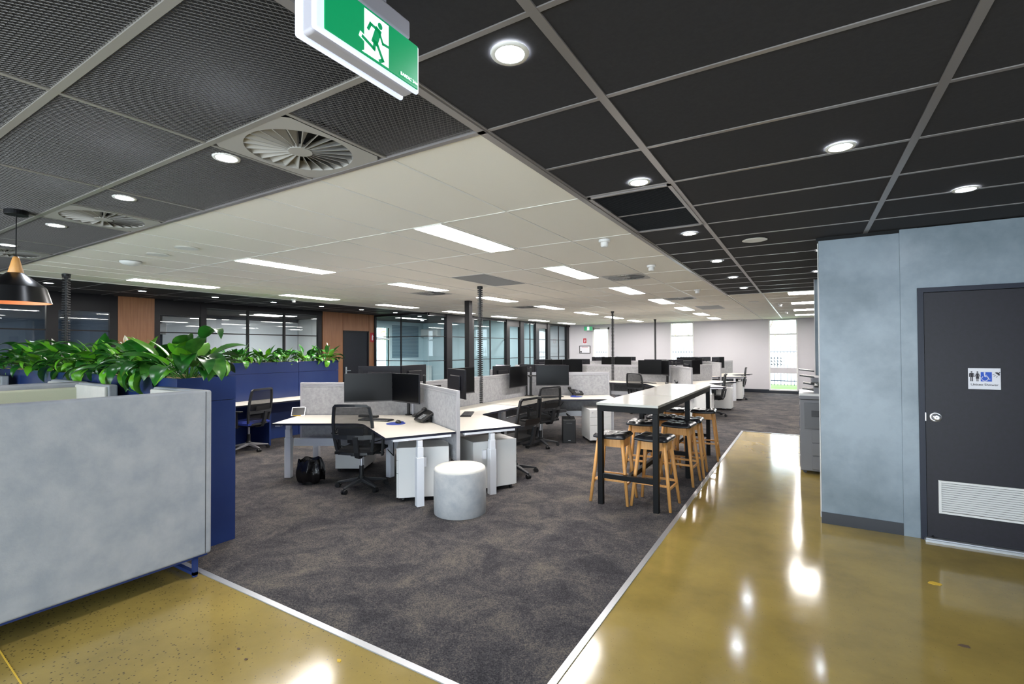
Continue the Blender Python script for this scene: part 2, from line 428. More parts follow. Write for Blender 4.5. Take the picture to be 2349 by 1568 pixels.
for x in (-2.59,-3.86,-5.10,-6.37,-7.61,-8.88): box('tee_bar', m_teem, x-.01, x+.01, -1.1, 1.90, CZ-.002, CZ+.01, ce)
for x in (-1.96,-4.47,-6.98): box('tee_bar', m_teem, x-.01, x+.01, 1.29, 1.90, CZ-.002, CZ+.01, ce)

# ================================================================== WALLS
# back wall with two tall windows and a glazed door
bw = MB()
def bseg(x0, x1, z0, z1): bw.box(x0, x1, YB, YB+.2, z0, z1)
Wn = [(-4.66,-3.81),(-1.12,-.26)]
bseg(-16,-8.05,0,3.1); bseg(-8.05,-7.28,2.58,3.1); bseg(-7.28,-4.66,0,3.1)
bseg(-4.66,-3.81,2.70,3.1); bseg(-3.81,-1.12,0,3.1); bseg(-1.12,-.26,2.70,3.1); bseg(-.26,5.2,0,3.1)
bseg(-4.66,-3.81,0,.12); bseg(-1.12,-.26,0,.12)
struct(bw.build('wall_back', m_wall))
for i, (a, b) in enumerate(Wn):
    w = struct(MB().box(a-.03,a+.015,YB-.03,YB+.12,.10,2.70).box(b-.015,b+.03,YB-.03,YB+.12,.10,2.70).box(a,b,YB-.03,YB+.12,.10,.14).box(a,b,YB-.03,YB+.12,2.66,2.70).build('window_%d' % (i+1), m_white2))
    box('transom', m_white2, a, b, YB+.0, YB+.08, 2.12, 2.19, w)
    box('transom', m_wall, a, b, YB+.0, YB+.1, .73, .94, w)
    for z0, z1 in ((.14,.73),(.94,2.12),(2.19,2.66)): box('pane', m_winglass, a+.015, b-.015, YB+.05, YB+.056, z0, z1, w)
d = struct(MB().box(-8.05,-7.98,YB-.02,YB+.1,0,2.58).box(-7.35,-7.28,YB-.02,YB+.1,0,2.58).box(-8.05,-7.28,YB-.02,YB+.1,2.5,2.58).build('door_1', m_white2))
box('pane', m_winglass, -7.98, -7.35, YB+.03, YB+.036, .1, 2.5, d); box('rail', m_white2, -7.98, -7.35, YB+.01, YB+.06, 0, .12, d)
box('rail', m_white2, -7.98, -7.35, YB+.0, YB+.06, .95, 1.03, d); box('closer', m_grille, -7.95, -7.7, YB-.04, YB, 2.50, 2.55, d)
struct(MB().box(-7.28,-4.7,YB-.015,YB,.0,.13).box(-3.78,-1.15,YB-.015,YB,0,.13).box(-1.15,-.23,YB-.015,YB,0,.10).box(-.23,5.1,YB-.015,YB,0,.13).build('baseboard_back', m_skirt))

# polished plaster block with the shower door, right
wr = MB(); wr.box(.12,.86,5.49,5.69,0,2.69).box(.73,.86,5.475,5.49,0,2.715).box(.86,5.2,5.475,5.69,2.18,2.715).box(1.80,5.2,5.475,5.69,0,2.18)
wr.box(.12,.86,5.52,5.69,2.69,2.75)
struct(wr.build('wall_right', m_plaster))
struct(box('trim_5', m_black, .10, .735, 5.50, 5.54, 2.69, 2.725))
struct(box('trim_6', m_white2, .112, .124, 5.66, 5.70, 0, 2.7))
struct(box('baseboard_right', m_skirt, .115, .845, 5.478, 5.49, 0, .105))
dr = struct(MB().box(.845,.885,5.455,5.55,0,2.185).box(1.78,1.82,5.455,5.55,0,2.185).box(.885,1.78,5.455,5.55,2.145,2.185).build('door_2', mat('navy_frame','1b2030',.4,spec=.3)))
lf = box('door_leaf', m_door, .89, 1.775, 5.468, 5.505, .03, 2.14, dr)
rose = MB().lathe([(.043,0),(.043,.005),(.038,.010),(.030,.008),(.001,.010)], 24, cap=False, T=Matrix.Translation((.955,5.468,1.065)) @ Matrix.Rotation(PI/2,4,'X')).build('door_knob', m_chrome, dr, smooth=True)
MB().lathe([(.014,.008),(.012,.03),(.026,.038),(.030,.052),(.022,.064),(.010,.066),(0.001,.062)], 20, T=Matrix.Translation((.955,5.468,1.065)) @ Matrix.Rotation(PI/2,4,'X')).build('knob', m_chrome, rose, smooth=True)
lv = MB().box(.965,1.70,5.452,5.468,.245,.262).box(.965,1.70,5.452,5.468,.508,.525).box(.965,.983,5.452,5.468,.262,.508).box(1.682,1.70,5.452,5.468,.262,.508).build('louvre_frame', m_white2, dr)
for k in range(13):
    z = .272+k*.0185
    MB().add([(.983,5.454,z-.004),(1.682,5.454,z-.004),(1.682,5.464,z+.0085),(.983,5.464,z+.0085),(.983,5.456,z-.006),(1.682,5.456,z-.006),(1.682,5.466,z+.0065),(.983,5.466,z+.0065)], [(0,1,2,3),(7,6,5,4),(0,4,5,1),(2,6,7,3)]).build('slat', m_white2, lv)
box('threshold', m_alu, .865, 1.82, 5.40, 5.50, 0, .018, dr); box('threshold', m_alu, .872, 1.82, 5.425, 5.49, .018, .026, dr)
box('latch', m_chrome, .884, .890, 5.452, 5.457, 1.03, 1.10, dr)
MB().cyl((.925,5.466,.035),(.925,5.45,.035),.008).build('door_stop', m_black, dr)
# second plaster wall further down the aisle
struct(MB().box(.13,5.2,8.80,9.0,0,CZ).build('wall_right_rear', m_plaster))
struct(box('trim_7', m_white2, .124, .132, 8.79, 8.80, 0, CZ))
struct(box('wall_side', m_wall, 5.1, 5.25, 5.69, YB+.2, 0, 3.1))
struct(box('wall_front', m_wall, 5.1, 5.25, -3.2, 5.69, 0, 3.1))
# a solid return wall behind the camera with a wide glazed opening
struct(MB().box(-16,5.2,-3.2,-3.05,2.55,3.1).box(-16,-8,-3.2,-3.05,0,3.1).box(3.5,5.2,-3.2,-3.05,0,3.1).build('wall_entry', m_wall))

# ---- left wall of glazed meeting rooms, plane x = -11.35
XL = -11.35
wl = struct(MB().box(XL-.1,XL,3.99,4.62,0,3.1).build('wall_left', m_timber))
def timber(y0, y1, z0, z1): return MB().box(XL-.02,XL+.045,y0+.006,y1-.006,z0,z1).build('panel', m_timber, wl)
timber(4.0,4.62,0,CZ); timber(8.62,9.30,0,CZ); timber(9.30,10.26,2.22,CZ); timber(10.26,10.52,0,CZ)
box('backing', m_black, XL-.1, XL, 8.58, 9.30, 0, 3.1, wl); box('backing', m_black, XL-.1, XL, 9.3, 10.26, 2.2, 3.1, wl); box('backing', m_black, XL-.1, XL, 10.26, 10.6, 0, 3.1, wl)
dl = struct(MB().box(XL-.03,XL+.05,9.30,9.335,0,2.22).box(XL-.03,XL+.05,10.225,10.26,0,2.22).box(XL-.03,XL+.05,9.30,10.26,2.185,2.22).build('door_3', m_frame))
box('door_leaf', m_door, XL-.01, XL+.025, 9.335, 10.225, 0, 2.185, dl)
MB().box(XL+.025,XL+.035,9.40,9.45,.95,1.17).bar((XL+.06,9.425,1.06),(XL+.06,9.56,1.06),.018,.018).bar((XL+.03,9.425,1.06),(XL+.07,9.425,1.06),.02,.02).build('door_handle', m_chrome, dl)
gl = struct(MB().box(XL-.03,XL+.03,-3,10.5,2.60,CZ).box(XL-.03,XL+.03,-3,9.3,0,.08).build('window_3', m_frame))
def post(y0, y1, z1=CZ, p=None, x=XL, dx=.035): return box('mullion', m_frame, x-dx, x+dx, y0, y1, .0, z1, p or gl)
for a, b in ((2.98,3.14),(3.88,4.02),(4.60,4.72),(5.50,5.62),(6.54,6.58),(7.48,7.52),(8.48,8.60),(.4,.46),(1.6,1.66)): post(a, b)
def pane(y0, y1, z0, z1, p=gl, x=XL, m=None): return box('pane', m or m_glass, x-.004, x+.004, y0, y1, z0, z1, p)
for a, b in ((-3,.4),(.46,1.6),(1.66,2.98),(5.62,6.54),(6.58,7.48),(7.52,8.48)):
    for z0, z1 in ((.08,1.32),(1.34,2.03),(2.05,2.60)): pane(a, b, z0, z1)
    for z in (1.32,2.03): box('transom', m_frame, XL-.012, XL+.012, a, b, z, z+.025, gl)
for a, b in ((3.14,3.88),(4.72,5.50)):
    box('door_rail', m_frame, XL-.03, XL+.03, a, b, 2.40, 2.60, gl)
    for z0, z1 in ((.1,1.32),(1.34,2.03),(2.05,2.40)): pane(a, b, z0, z1)
    for z in (1.32,2.03): box('transom', m_frame, XL-.014, XL+.014, a, b, z, z+.025, gl)
# rooms behind the left glass
struct(MB().box(-15.1,-15,-3.2,4.55,0,3).box(-15.1,-15,5.15,10.5,0,3).box(-15.1,-15,4.55,5.15,0,.3).box(-15.1,-15,4.55,5.15,2.05,3).build('wall_office_left', m_officed))
struct(box('wall_partition', m_officed, -15, -11.4, 4.28, 4.36, 0, 3))
struct(box('wall_partition_rear', m_cab, -15, -11.4, 10.42, 10.5, 0, 3))
wb = thing('whiteboard', 'wide pale whiteboard seen through the left meeting room glass', 'whiteboard', (-14.99, 8.2, 0))
box('board', m_whitebd, 0, .03, -1.9, 2.2, .75, 2.6, wb); box('tray', m_alu, .0, .07, -1.9, 2.2, .72, .75, wb)
ac = thing('air_conditioner', 'white wall-mounted air conditioner in the left meeting room', 'air conditioner', (-14.97, 5.9, 2.1))
box('case', m_white2, 0, .22, -.42, .42, 0, .3, ac, .03, 2); box('flap', m_grille2, .2, .225, -.38, .38, .02, .05, ac)

# ---- return glass wall y=10.5 and glazed offices, plane x = -9.15
XR = -9.17
gr = struct(MB().box(XL,XR,10.47,10.53,2.66,CZ).box(XL,XR,10.47,10.53,0,.06).box(XL+.0,XL+.08,10.46,10.54,0,CZ).build('window_4', m_frame))
for a, b in ((XL+.08,-10.23),(-10.19,XR)):
    for z0, z1 in ((.06,1.32),(1.34,2.03),(2.05,2.66)): box('pane', m_glass2, a, b, 10.496, 10.504, z0, z1, gr)
    for z in (1.32,2.03): box('transom', m_frame, a, b, 10.49, 10.51, z, z+.022, gr)
box('mullion', m_frame, -10.225, -10.195, 10.48, 10.52, 0, 2.66, gr)
g2 = struct(MB().box(XR-.03,XR+.03,10.53,YB,2.64,CZ).box(XR-.03,XR+.03,10.53,YB,0,.06).build('window_5', m_frame))
for a, b in ((11.28,11.53),(12.50,12.66),(14.66,14.86),(15.62,15.90),(16.85,17.10),(17.86,18.10),(19.75,19.98)): post(a, b, CZ, g2, XR, .06)
for y in (13.67,16.45,19.0): post(y-.015, y+.015, CZ, g2, XR, .02)
for a, b in ((10.53,11.28),(12.66,13.65),(13.69,14.66),(15.90,16.43),(16.47,16.85),(18.10,18.98),(19.02,19.75)):
    for z0, z1 in ((.06,1.32),(1.34,2.03),(2.05,2.64)): pane(a, b, z0, z1, g2, XR, m_glass2)
    for z in (1.32,2.03): box('transom', m_frame, XR-.012, XR+.012, a, b, z, z+.022, g2)
for a, b in ((11.53,12.50),(14.86,15.62),(17.10,17.86)):
    box('door_rail', m_frame, XR-.03, XR+.03, a, b, 2.48, 2.64, g2)
    for z0, z1 in ((.1,1.32),(1.34,2.03),(2.05,2.48)): pane(a, b, z0, z1, g2, XR, m_glass2)
    for z in (1.32,2.03): box('transom', m_frame, XR-.014, XR+.014, a, b, z, z+.022, g2)
    MB().tube([(XR+.03,b-.12,.95),(XR+.07,b-.12,.95),(XR+.07,b-.12,1.2),(XR+.03,b-.12,1.2)], .008).build('pull_handle', m_black, g2)
# office outer wall x=-12.9 with daylight windows
XO = -13.0
ow = MB(); prev = 10.5
wins = [(12.1,12.75),(14.75,14.98),(17.7,18.55),(19.35,19.95)]
for a, b in wins:
    ow.box(XO-.15,XO,prev,a,0,3); ow.box(XO-.15,XO,a,b,0,.1); ow.box(XO-.15,XO,a,b,2.45,3); prev = b
ow.box(XO-.15,XO,prev,YB,0,3)
struct(ow.build('wall_office_rear', m_office))
for i, (a, b) in enumerate(wins):
    w = struct(MB().box(XO-.05,XO+.02,a-.03,a,.1,2.45).box(XO-.05,XO+.02,b,b+.03,.1,2.45).box(XO-.05,XO+.02,a,b,2.02,2.07).build('window_%d' % (i+6), m_white2))
    box('pane', m_winglass, XO-.08, XO-.07, a, b, .1, 2.45, w)
for k, y in enumerate((13.2,16.1)): struct(box('wall_partition_%d' % (k+2), m_office, XO, XR-.06, y-.04+ (1.45 if k==0 else 0.85), y+.04+(1.45 if k==0 else .85), 0, 2.7))
for k, (a, b) in enumerate(((12.85,14.5),(15.0,16.85),(17.1,18.8))):
    t = thing('cabinet', ['low white cabinet behind the glass of the nearest office', 'low white cabinet in the middle glazed office', 'low white cabinet in the far glazed office'][k], 'cabinet', (XO+.01, a, 0))
    box('body', m_cab, 0, .5, 0, b-a, 0, 1.0, t); box('top', m_white2, 0, .52, -.01, b-a+.01, 1.0, 1.03, t)
    for q in range(3):
        w = (b-a)/3; dd = box('door', m_cab, .5, .515, q*w+.006, (q+1)*w-.006, .06, .98, t)
        MB().bar((.525,q*w+.06,.8),(.525,q*w+.06,.92),.01,.01).build('handle', m_black, dd)
a2 = thing('air_conditioner', 'white wall-mounted air conditioner inside the nearest glazed office', 'air conditioner', (-12.95, 14.605, 2.15))
box('case', m_white2, 0, .85, -.22, 0, 0, .3, a2, .03, 2); box('flap', m_grille2, .04, .81, -.225, -.2, .02, .05, a2)
bl = thing('window_blind', 'blue-grey slatted blind on the wall of the nearest glazed office', 'blind', (XO+.01, 12.8, 1.35))
for k in range(22): MB().box(0,.012,.1,1.5,.01+k*.055,.055+k*.055).build('slat', mat('blind_blue','6f8896',.7), bl)

# red extinguisher signs, light switch, framed certificate
def text_mesh(s, size, parent, m, loc, rot, align='CENTER'):
    cu = bpy.data.curves.new('text', 'FONT'); cu.body = s; cu.size = size; cu.align_x = align; cu.extrude = .0006
    to = bpy.data.objects.new('text', cu); C.objects.link(to)
    me = bpy.data.meshes.new_from_object(to.evaluated_get(bpy.context.evaluated_depsgraph_get()))
    bpy.data.objects.remove(to); me.materials.clear(); me.materials.append(m)
    o = bpy.data.objects.new('lettering', me); C.objects.link(o); o.parent = parent; o.location = loc; o.rotation_euler = rot
    return o
def ext_sign(label, loc, rz, w, h):
    t = thing('fire_extinguisher_sign', label, 'sign', loc, rz)
    box('plate', m_paperw, -w/2, w/2, -.004, 0, -h/2, h/2, t); box('red_field', m_red, -w/2+.01, w/2-.01, -.006, -.004, -h*.36, h/2-.01, t)
    MB().box(-w*.12,w*.12,-.008,-.006,-h*.22,h*.20).box(-w*.05,w*.05,-.008,-.006,h*.2,h*.30).bar((0,-.007,h*.28),(w*.2,-.007,h*.1),.002,.012).build('extinguisher_symbol', m_paperw, t)
    text_mesh('FIRE', h*.1, t, m_red, (0,-.005,-h*.47), (PI/2,0,0))
ext_sign('red extinguisher sign on the timber panel beside the dark door', (XL+.04, 10.40, 2.02), PI/2, .2, .33)
ext_sign('red extinguisher sign on the white back wall above the framed notice', (-8.42, YB-.001, 2.0), 0, .17, .26)
fr = thing('framed_notice', 'black framed white notice hanging on the back wall', 'picture', (-8.42, YB-.001, 1.62))
MB().box(-.26,.26,-.02,0,.145,.17).box(-.26,.26,-.02,0,-.17,-.145).box(-.26,-.235,-.02,0,-.145,.145).box(.235,.26,-.02,0,-.145,.145).build('frame', m_black, fr)
box('sheet', m_paperw, -.235, .235, -.008, 0, -.145, .145, fr); box('heading', m_red, -.15, .15, -.010, -.008, .10, .115, fr); box('stamp', m_dark, -.22, -.15, -.010, -.008, -.13, -.06, fr)
sw = thing('light_switch', 'small white switch plate on timber beside the dark door', 'switch', (XL+.031, 9.2, 1.28), PI/2)
box('plate', m_paperw, -.04, .04, -.008, 0, -.05, .05, sw); box('rocker', m_white2, -.012, .012, -.012, -.008, -.02, .02, sw)

# shower sign on the door
sg = thing('shower_sign', 'white Unisex Shower sign with toilet pictograms on dark door', 'sign', (1.268, 5.468, 1.403))
MB().box(-.1,.1,-.003,0,-.088,.088).build('plate', m_paperw, sg, bevel=.002, segs=1)
Y = -.0045
def flat(pts): # polygon on the sign face, x-z
    n = len(pts); return [(x, Y, z) for x, z in pts]
def disc(b, x, z, r, n=16, y=Y, T=None): b.add([(x+r*math.cos(2*PI*k/n), y, z+r*math.sin(2*PI*k/n)) for k in range(n)], [tuple(range(n))], 0, T)
mn = MB(); disc(mn, -.078, .055, .006)
mn.box(-.087,-.069,Y,-.003,.012,.046).box(-.094,-.089,Y,-.003,.014,.042).box(-.067,-.062,Y,-.003,.014,.042).box(-.091,-.065,Y,-.003,.040,.046).box(-.086,-.080,Y,-.003,-.022,.013).box(-.076,-.070,Y,-.003,-.022,.013)
mn.build('man_symbol', m_dark, sg)
wn = MB(); disc(wn, -.042, .055, .006)
wn.add(flat([(-.053,.0),(-.031,.0),(-.037,.046),(-.047,.046)]), [(0,1,2,3)]).bar((-.048,Y,.043),(-.058,Y,.016),.001,.004).bar((-.036,Y,.043),(-.026,Y,.016),.001,.004).box(-.048,-.044,Y,-.003,-.022,.001).box(-.040,-.036,Y,-.003,-.022,.001)
wn.build('woman_symbol', m_dark, sg)
box('blue_field', m_blue, -.022, .046, -.0042, -.003, -.022, .056, sg)
Y = -.0052
wc = MB(); disc(wc, .002, .048, .006, y=Y); wc.bar((.001,Y,.042),(.003,Y,.018),.001,.006).bar((.003,Y,.018),(.02,Y,.018),.001,.005).bar((.019,Y,.019),(.028,Y,-.004),.001,.005).bar((.027,Y,-.004),(.037,Y,-.001),.001,.004).bar((.002,Y,.03),(.017,Y,.03),.001,.004)
n = 22
for k in range(n):
    a0 = rad(125)+k*rad(230)/n; a1 = a0+rad(230)/n; r0, r1 = .0175, .0215
    wc.add([(.003+r*math.cos(a), Y, .002+r*math.sin(a)) for r, a in ((r0,a0),(r1,a0),(r1,a1),(r0,a1))], [(0,1,2,3)])
wc.build('wheelchair_symbol', m_paperw, sg)
Y = -.0045
sh = MB(); sh.add(flat([(.064,.052),(.090,.026),(.094,.036),(.092,.046),(.084,.053),(.074,.056)]), [(0,1,2,3,4,5)]).bar((.088,Y,.048),(.096,Y,.058),.001,.005)
sh.bar((.050,Y,.034),(.063,Y,.040),.001,.003).bar((.057,Y,.020),(.069,Y,.032),.001,.003).bar((.073,Y,.012),(.079,Y,.025),.001,.003)
sh.build('shower_symbol', m_dark, sg)
text_mesh('Unisex Shower', .0275, sg, m_dark, (0,-.0045,-.058), (PI/2,0,0))

# ================================================================== CEILING FIXTURES
def side_word(k): return ['in the rightmost row', 'in the middle row', 'in the leftmost row'][k]
lp = thing('ceiling_light', 'x', 'ceiling light'); MB().box(-.15,.15,-.60,.60,-.004,.01).build('diffuser', m_panel, lp)
MB().box(-.152,-.147,-.604,.604,-.006,.012).box(.147,.152,-.604,.604,-.006,.012).box(-.147,.147,-.604,-.598,-.006,.012).box(-.147,.147,.598,.604,-.006,.012).build('frame', m_tee_w, lp)
for r, (a, b) in enumerate(LX):
    for k in range(7):
        y0 = wy[1]+k*2.433
        place(lp, USED, ((a+b)/2, y0+.605, CZ), 0, 'long white ceiling light, %s from the front %s' % (ORD[k], side_word(r)), 'light panels in the white ceiling')
for k in range(4):
    y0 = yy[0]+k*2*1.2165; place(lp, USED, (0.0, y0+.31, CZ), 0, 'white ceiling light over the rear aisle, %s beyond the black tiles' % ORD[k], 'aisle light panels').scale = (1.8, .5, 1)
for x, y, z_ in ((-11.2,12.0,'in the nearest glazed office'),(-11.2,15.9,'in the middle glazed office'),(-11.2,18.9,'in the farthest glazed office'),(-13.4,8.6,'over the whiteboard room'),(-13.4,2.2,'in the leftmost meeting room')):
    place(lp, USED, (x, y, 2.695), 0, 'added fill light panel '+z_, 'fill light panels added behind the glass')  # unseen panels, added to brighten the rooms behind the glass
dlp = thing('downlight', 'x', 'downlight')
MB().lathe([(.052,-.001),(.066,-.003),(.070,.004)], 24, cap=False).build('rim', m_white2, dlp, smooth=True)
MB().lathe([(.052,-.001),(.052,.003)], 20).build('lamp', m_led, dlp)
DLs = [(-2.70,1.44,'beside the big round air diffuser'),(-4.00,1.45,'right of the second round air diffuser'),(-5.36,1.47,'left of the second round air diffuser'),(-6.75,1.49,'at the left edge behind the pendant cord'),
 (-.89,1.46,'in the black tile nearest the exit sign'),(-.89,3.03,'just before the black return air grille'),(-.90,4.64,'just beyond the black return air grille'),(-.905,6.30,'second beyond the return air grille'),(-.91,7.87,'third beyond the return air grille'),(-.91,9.36,'last before the black tiles end'),
 (.17,3.06,'centre right over the polished floor'),(.93,4.33,'over the shower door'),(.165,7.9,'over the copier'),(.17,6.2,'just past the plaster corner')]
for x, y, s in DLs: place(dlp, USED, (x, y, CZ), 0, 'round white downlight '+s, 'downlights in the dark ceiling')
for k in range(7):
    place(dlp, USED, (-10.02, 2.665+1.235*k, CZ), 0, 'small downlight in the black strip by the left glass, %s from the left' % ORD[k], 'downlights along the left glass')
OFF = [(-12.3,2.2),(-13.6,3.4),(-12.4,5.6),(-13.7,6.6),(-12.4,7.6),(-13.7,8.6)]
for k, (x, y) in enumerate(OFF): place(dlp, USED, (x, y, 2.70), 0, 'downlight inside the left meeting rooms, %s from the left' % ORD[k], 'meeting room downlights')
OFF2 = [(-10.3,11.4),(-11.4,11.6),(-10.6,12.9),(-11.8,13.2),(-10.4,15.8),(-11.6,16.2),(-10.4,18.2),(-11.6,18.8)]
for k, (x, y) in enumerate(OFF2): place(dlp, USED, (x, y, 2.70), 0, 'downlight inside the glazed offices, %s counted from the near end' % ORD[k], 'office downlights')
# swirl diffusers
df = thing('air_diffuser', 'x', 'air vent')
pl = MB(); n = 48; R = .265; pts = []
for k in range(n):
    a = 2*PI*k/n+PI/n; c, s = math.cos(a), math.sin(a); q = .297/max(abs(c), abs(s)); pts.append((c*q, s*q, 0))
inn = [(R*math.cos(2*PI*k/n+PI/n), R*math.sin(2*PI*k/n+PI/n), 0) for k in range(n)]
up = [(x, y, .05) for x, y, z in inn]
pl.add(pts+inn+up, [(k, (k+1) % n, n+(k+1) % n, n+k) for k in range(n)]+[(n+k, n+(k+1) % n, 2*n+(k+1) % n, 2*n+k) for k in range(n)])
pl.build('plate', m_grille2, df)
MB().lathe([(.06,-.002),(.06,.02)], 24).build('hub', m_grille2, df)
MB().lathe([(.285,.05),(.285,.06)], 24).build('backing', m_void, df)
bd = MB().add([(.058,-.004,0),(R,-.016,0),(R,.028,.045),(.058,.006,.03),(.058,-.001,0),(R,-.010,0)], [(0,1,2,3),(0,4,5,1)]).build('blade', m_grille2, df)
for k in range(1, 24):
    c = bd.copy(); C.objects.link(c); c.parent = df; c.rotation_euler[2] = 2*PI*k/24
place(df, USED, (-2.275,1.595,CZ-.002), 0, 'large round swirl air diffuser in the near mesh ceiling', 'swirl diffusers')
place(df, USED, (-4.785,1.595,CZ-.002), 0, 'second round swirl air diffuser in the mesh ceiling, above pendant', 'swirl diffusers')
place(df, USED, (-7.295,1.595,CZ-.002), 0, 'swirl air diffuser at the left edge behind the pendant', 'swirl diffusers')
place(df, USED, (-2.26,7.0,CZ), 0, 'round air diffuser in the white ceiling right of the nearer light row', 'swirl diffusers')
place(df, USED, (-2.26,10.65,CZ), 0, 'farther round air diffuser beside the right light row', 'swirl diffusers')
place(df, USED, (-6.03,7.0,CZ), 0, 'round air diffuser left of the middle light row, above the black column', 'swirl diffusers')
place(df, USED, (-6.03,10.65,CZ), 0, 'farther round air diffuser beside the middle light row', 'swirl diffusers')
gp = thing('return_air_grille', 'flat grey return air grille in the white ceiling over the near desks', 'grille', ((GREYP[0]+GREYP[1])/2, (GREYP[2]+GREYP[3])/2, CZ))
box('frame', m_tee_w, -.30, .30, -.60, .60, .003, .012, gp); box('mesh_insert', m_grille, -.285, .285, -.585, .585, -.001, .004, gp)
gp = thing('return_air_grille', 'small far grey return air grille near the end of the right light row', 'grille', (-2.1, 13.4, CZ))
box('frame', m_tee_w, -.30, .30, -.60, .60, .0, .004, gp); box('mesh_insert', m_grille, -.285, .285, -.585, .585, -.002, .0, gp)
# smoke detectors, speakers
sd = thing('smoke_detector', 'x', 'smoke detector')
MB().lathe([(.055,0),(.055,-.022),(.045,-.026)], 20).build('base', m_white2, sd); MB().lathe([(.036,-.026),(.036,-.06),(.028,-.07),(.0,-.07)], 20, cap=False).build('head', m_white2, sd)
for x, y, s in [(-1.65,4.45,'nearest one over the bar table'),(-1.66,6.15,'second one along the black ceiling edge'),(-1.65,9.15,'third one along the black ceiling edge'),(-9.05,6.2,'one beside the left black strip'),(-.5,13.2,'one over the far aisle'),(-.45,16.2,'farthest one over the aisle')]:
    place(sd, USED, (x, y, CZ), 0, 'white smoke detector, '+s, 'smoke detectors')
sp = thing('ceiling_speaker', 'x', 'speaker'); MB().lathe([(.10,.002),(.10,-.004),(.092,-.007),(0,-.008)], 28, cap=False).build('grille', m_white2, sp); MB().lathe([(.105,.003),(.112,-.002),(.10,-.005)], 28, cap=False).build('rim', m_tee_w, sp)
for x, y, s in [(-.41,5.25,'in the black tiles'),(-6.05,2.5,'in the white ceiling, middle of three at left'),(-5.42,2.5,'in the white ceiling, right of three at left'),(-1.0,12.3,'in the far white ceiling')]:
    place(sp, USED, (x, y, CZ), 0, 'flat round white ceiling speaker '+s, 'ceiling speakers')
t = thing('wireless_access_point', 'domed white access point in the white ceiling, leftmost of three', 'access point', (-6.8,2.53,CZ))
MB().lathe([(.11,0),(.11,-.012),(.08,-.035),(.04,-.045),(0,-.047)], 28, cap=False).build('dome', m_white2, t, smooth=True); MB().lathe([(.112,0),(.112,-.006)], 28).build('base', m_grille2, t)
# exit sign, near, hung from the ceiling
es = thing('exit_sign', 'large green running man exit sign hanging from the near ceiling', 'exit sign', (-1.0, .931, 2.45))
hs = MB().box(-.062,-.018,-.185,.172,.0,.15).build('housing', m_signh, es, bevel=.012, segs=3)
MB().box(-.016,-.0,-.193,.178,-.002,.145).build('front_diffuser', m_signglow, es, bevel=.014, segs=3)
MB().box(-.080,-.064,-.193,.178,-.002,.145).build('rear_diffuser', m_signglow, es, bevel=.014, segs=3)
MB().box(-.0,.004,-.167,.167,.006,.140).build('green_face', m_green, es, bevel=.002, segs=1)
MB().box(-.075,-.004,-.16,.142,.15,.205).build('top_housing', m_signh, es, bevel=.006, segs=2)
MB().box(-.06,-.02,-.05,.06,.205,.27).build('ceiling_mount', m_signh, es)
YX = .0048
def yz(pts): return [(YX, y, z) for y, z in pts]
MB().add(yz([(-.043,.012),(.045,.012),(.045,.132),(-.043,.132)]), [(0,1,2,3)]).add(yz([(-.052,.012),(-.04,.012),(-.04,.02)]), [(0,1,2)]).build('white_doorway', m_signw, es)
YX = .0058
rm = MB()
rm.add([(YX, .012+.0085*math.cos(2*PI*k/18), .112+.0095*math.sin(2*PI*k/18)) for k in range(18)], [tuple(range(18))])
def limb(b, pts, w):
    for (a, c) in zip(pts, pts[1:]):
        d = Vector((c[0]-a[0], c[1]-a[1])).normalized()*w/2; nx, nz = -d.y, d.x
        b.add(yz([(a[0]-d.x+nx,a[1]-d.y+nz),(a[0]-d.x-nx,a[1]-d.y-nz),(c[0]+d.x-nx,c[1]+d.y-nz),(c[0]+d.x+nx,c[1]+d.y+nz)]), [(0,1,2,3)])
limb(rm, [(.004,.092),(-.006,.062)], .022)
limb(rm, [(.0,.097),(-.022,.100),(-.030,.083)], .009)
limb(rm, [(.008,.095),(.022,.068),(.046,.070)], .008)
limb(rm, [(-.007,.058),(-.010,.038),(-.048,.050)], .010)
limb(rm, [(.0,.058),(.022,.022),(.012,.015)], .010)
rm.build('running_man', m_green, es)
rmw = MB(); YX = .0052; limb(rmw, [(-.036,.047),(-.052,.052)], .016); rmw.build('symbol_outline', m_signw, es)
text_mesh('BARDIC 24m', .013, es, m_signw, (.005,.128,.018), (PI/2,0,PI/2))
# far exit sign
e2 = thing('exit_sign', 'small green exit sign at the back wall beside the glazed door', 'exit sign', (-8.15, YB-.25, 2.46))
box('green_face', m_green, -.19, .19, -.012, 0, 0, .17, e2); box('body', m_signh, -.2, .2, 0, .03, -.01, .18, e2); box('hanger', m_white2, -.02, .02, .005, .025, .18, .26, e2)
box('man_panel', m_signw, -.05, .05, -.014, -.012, .015, .155, e2)
MB().add([(.008*math.cos(k)+0, -.016, .115+.014*math.sin(k)) for k in [2*PI*i/10 for i in range(10)]], [tuple(range(10))]).bar((0,-.015,.1),(-.01,-.015,.06),.001,.02).bar((-.01,-.015,.06),(.02,-.015,.03),.001,.01).bar((-.01,-.015,.06),(-.035,-.015,.045),.001,.01).build('running_man', m_green, e2)

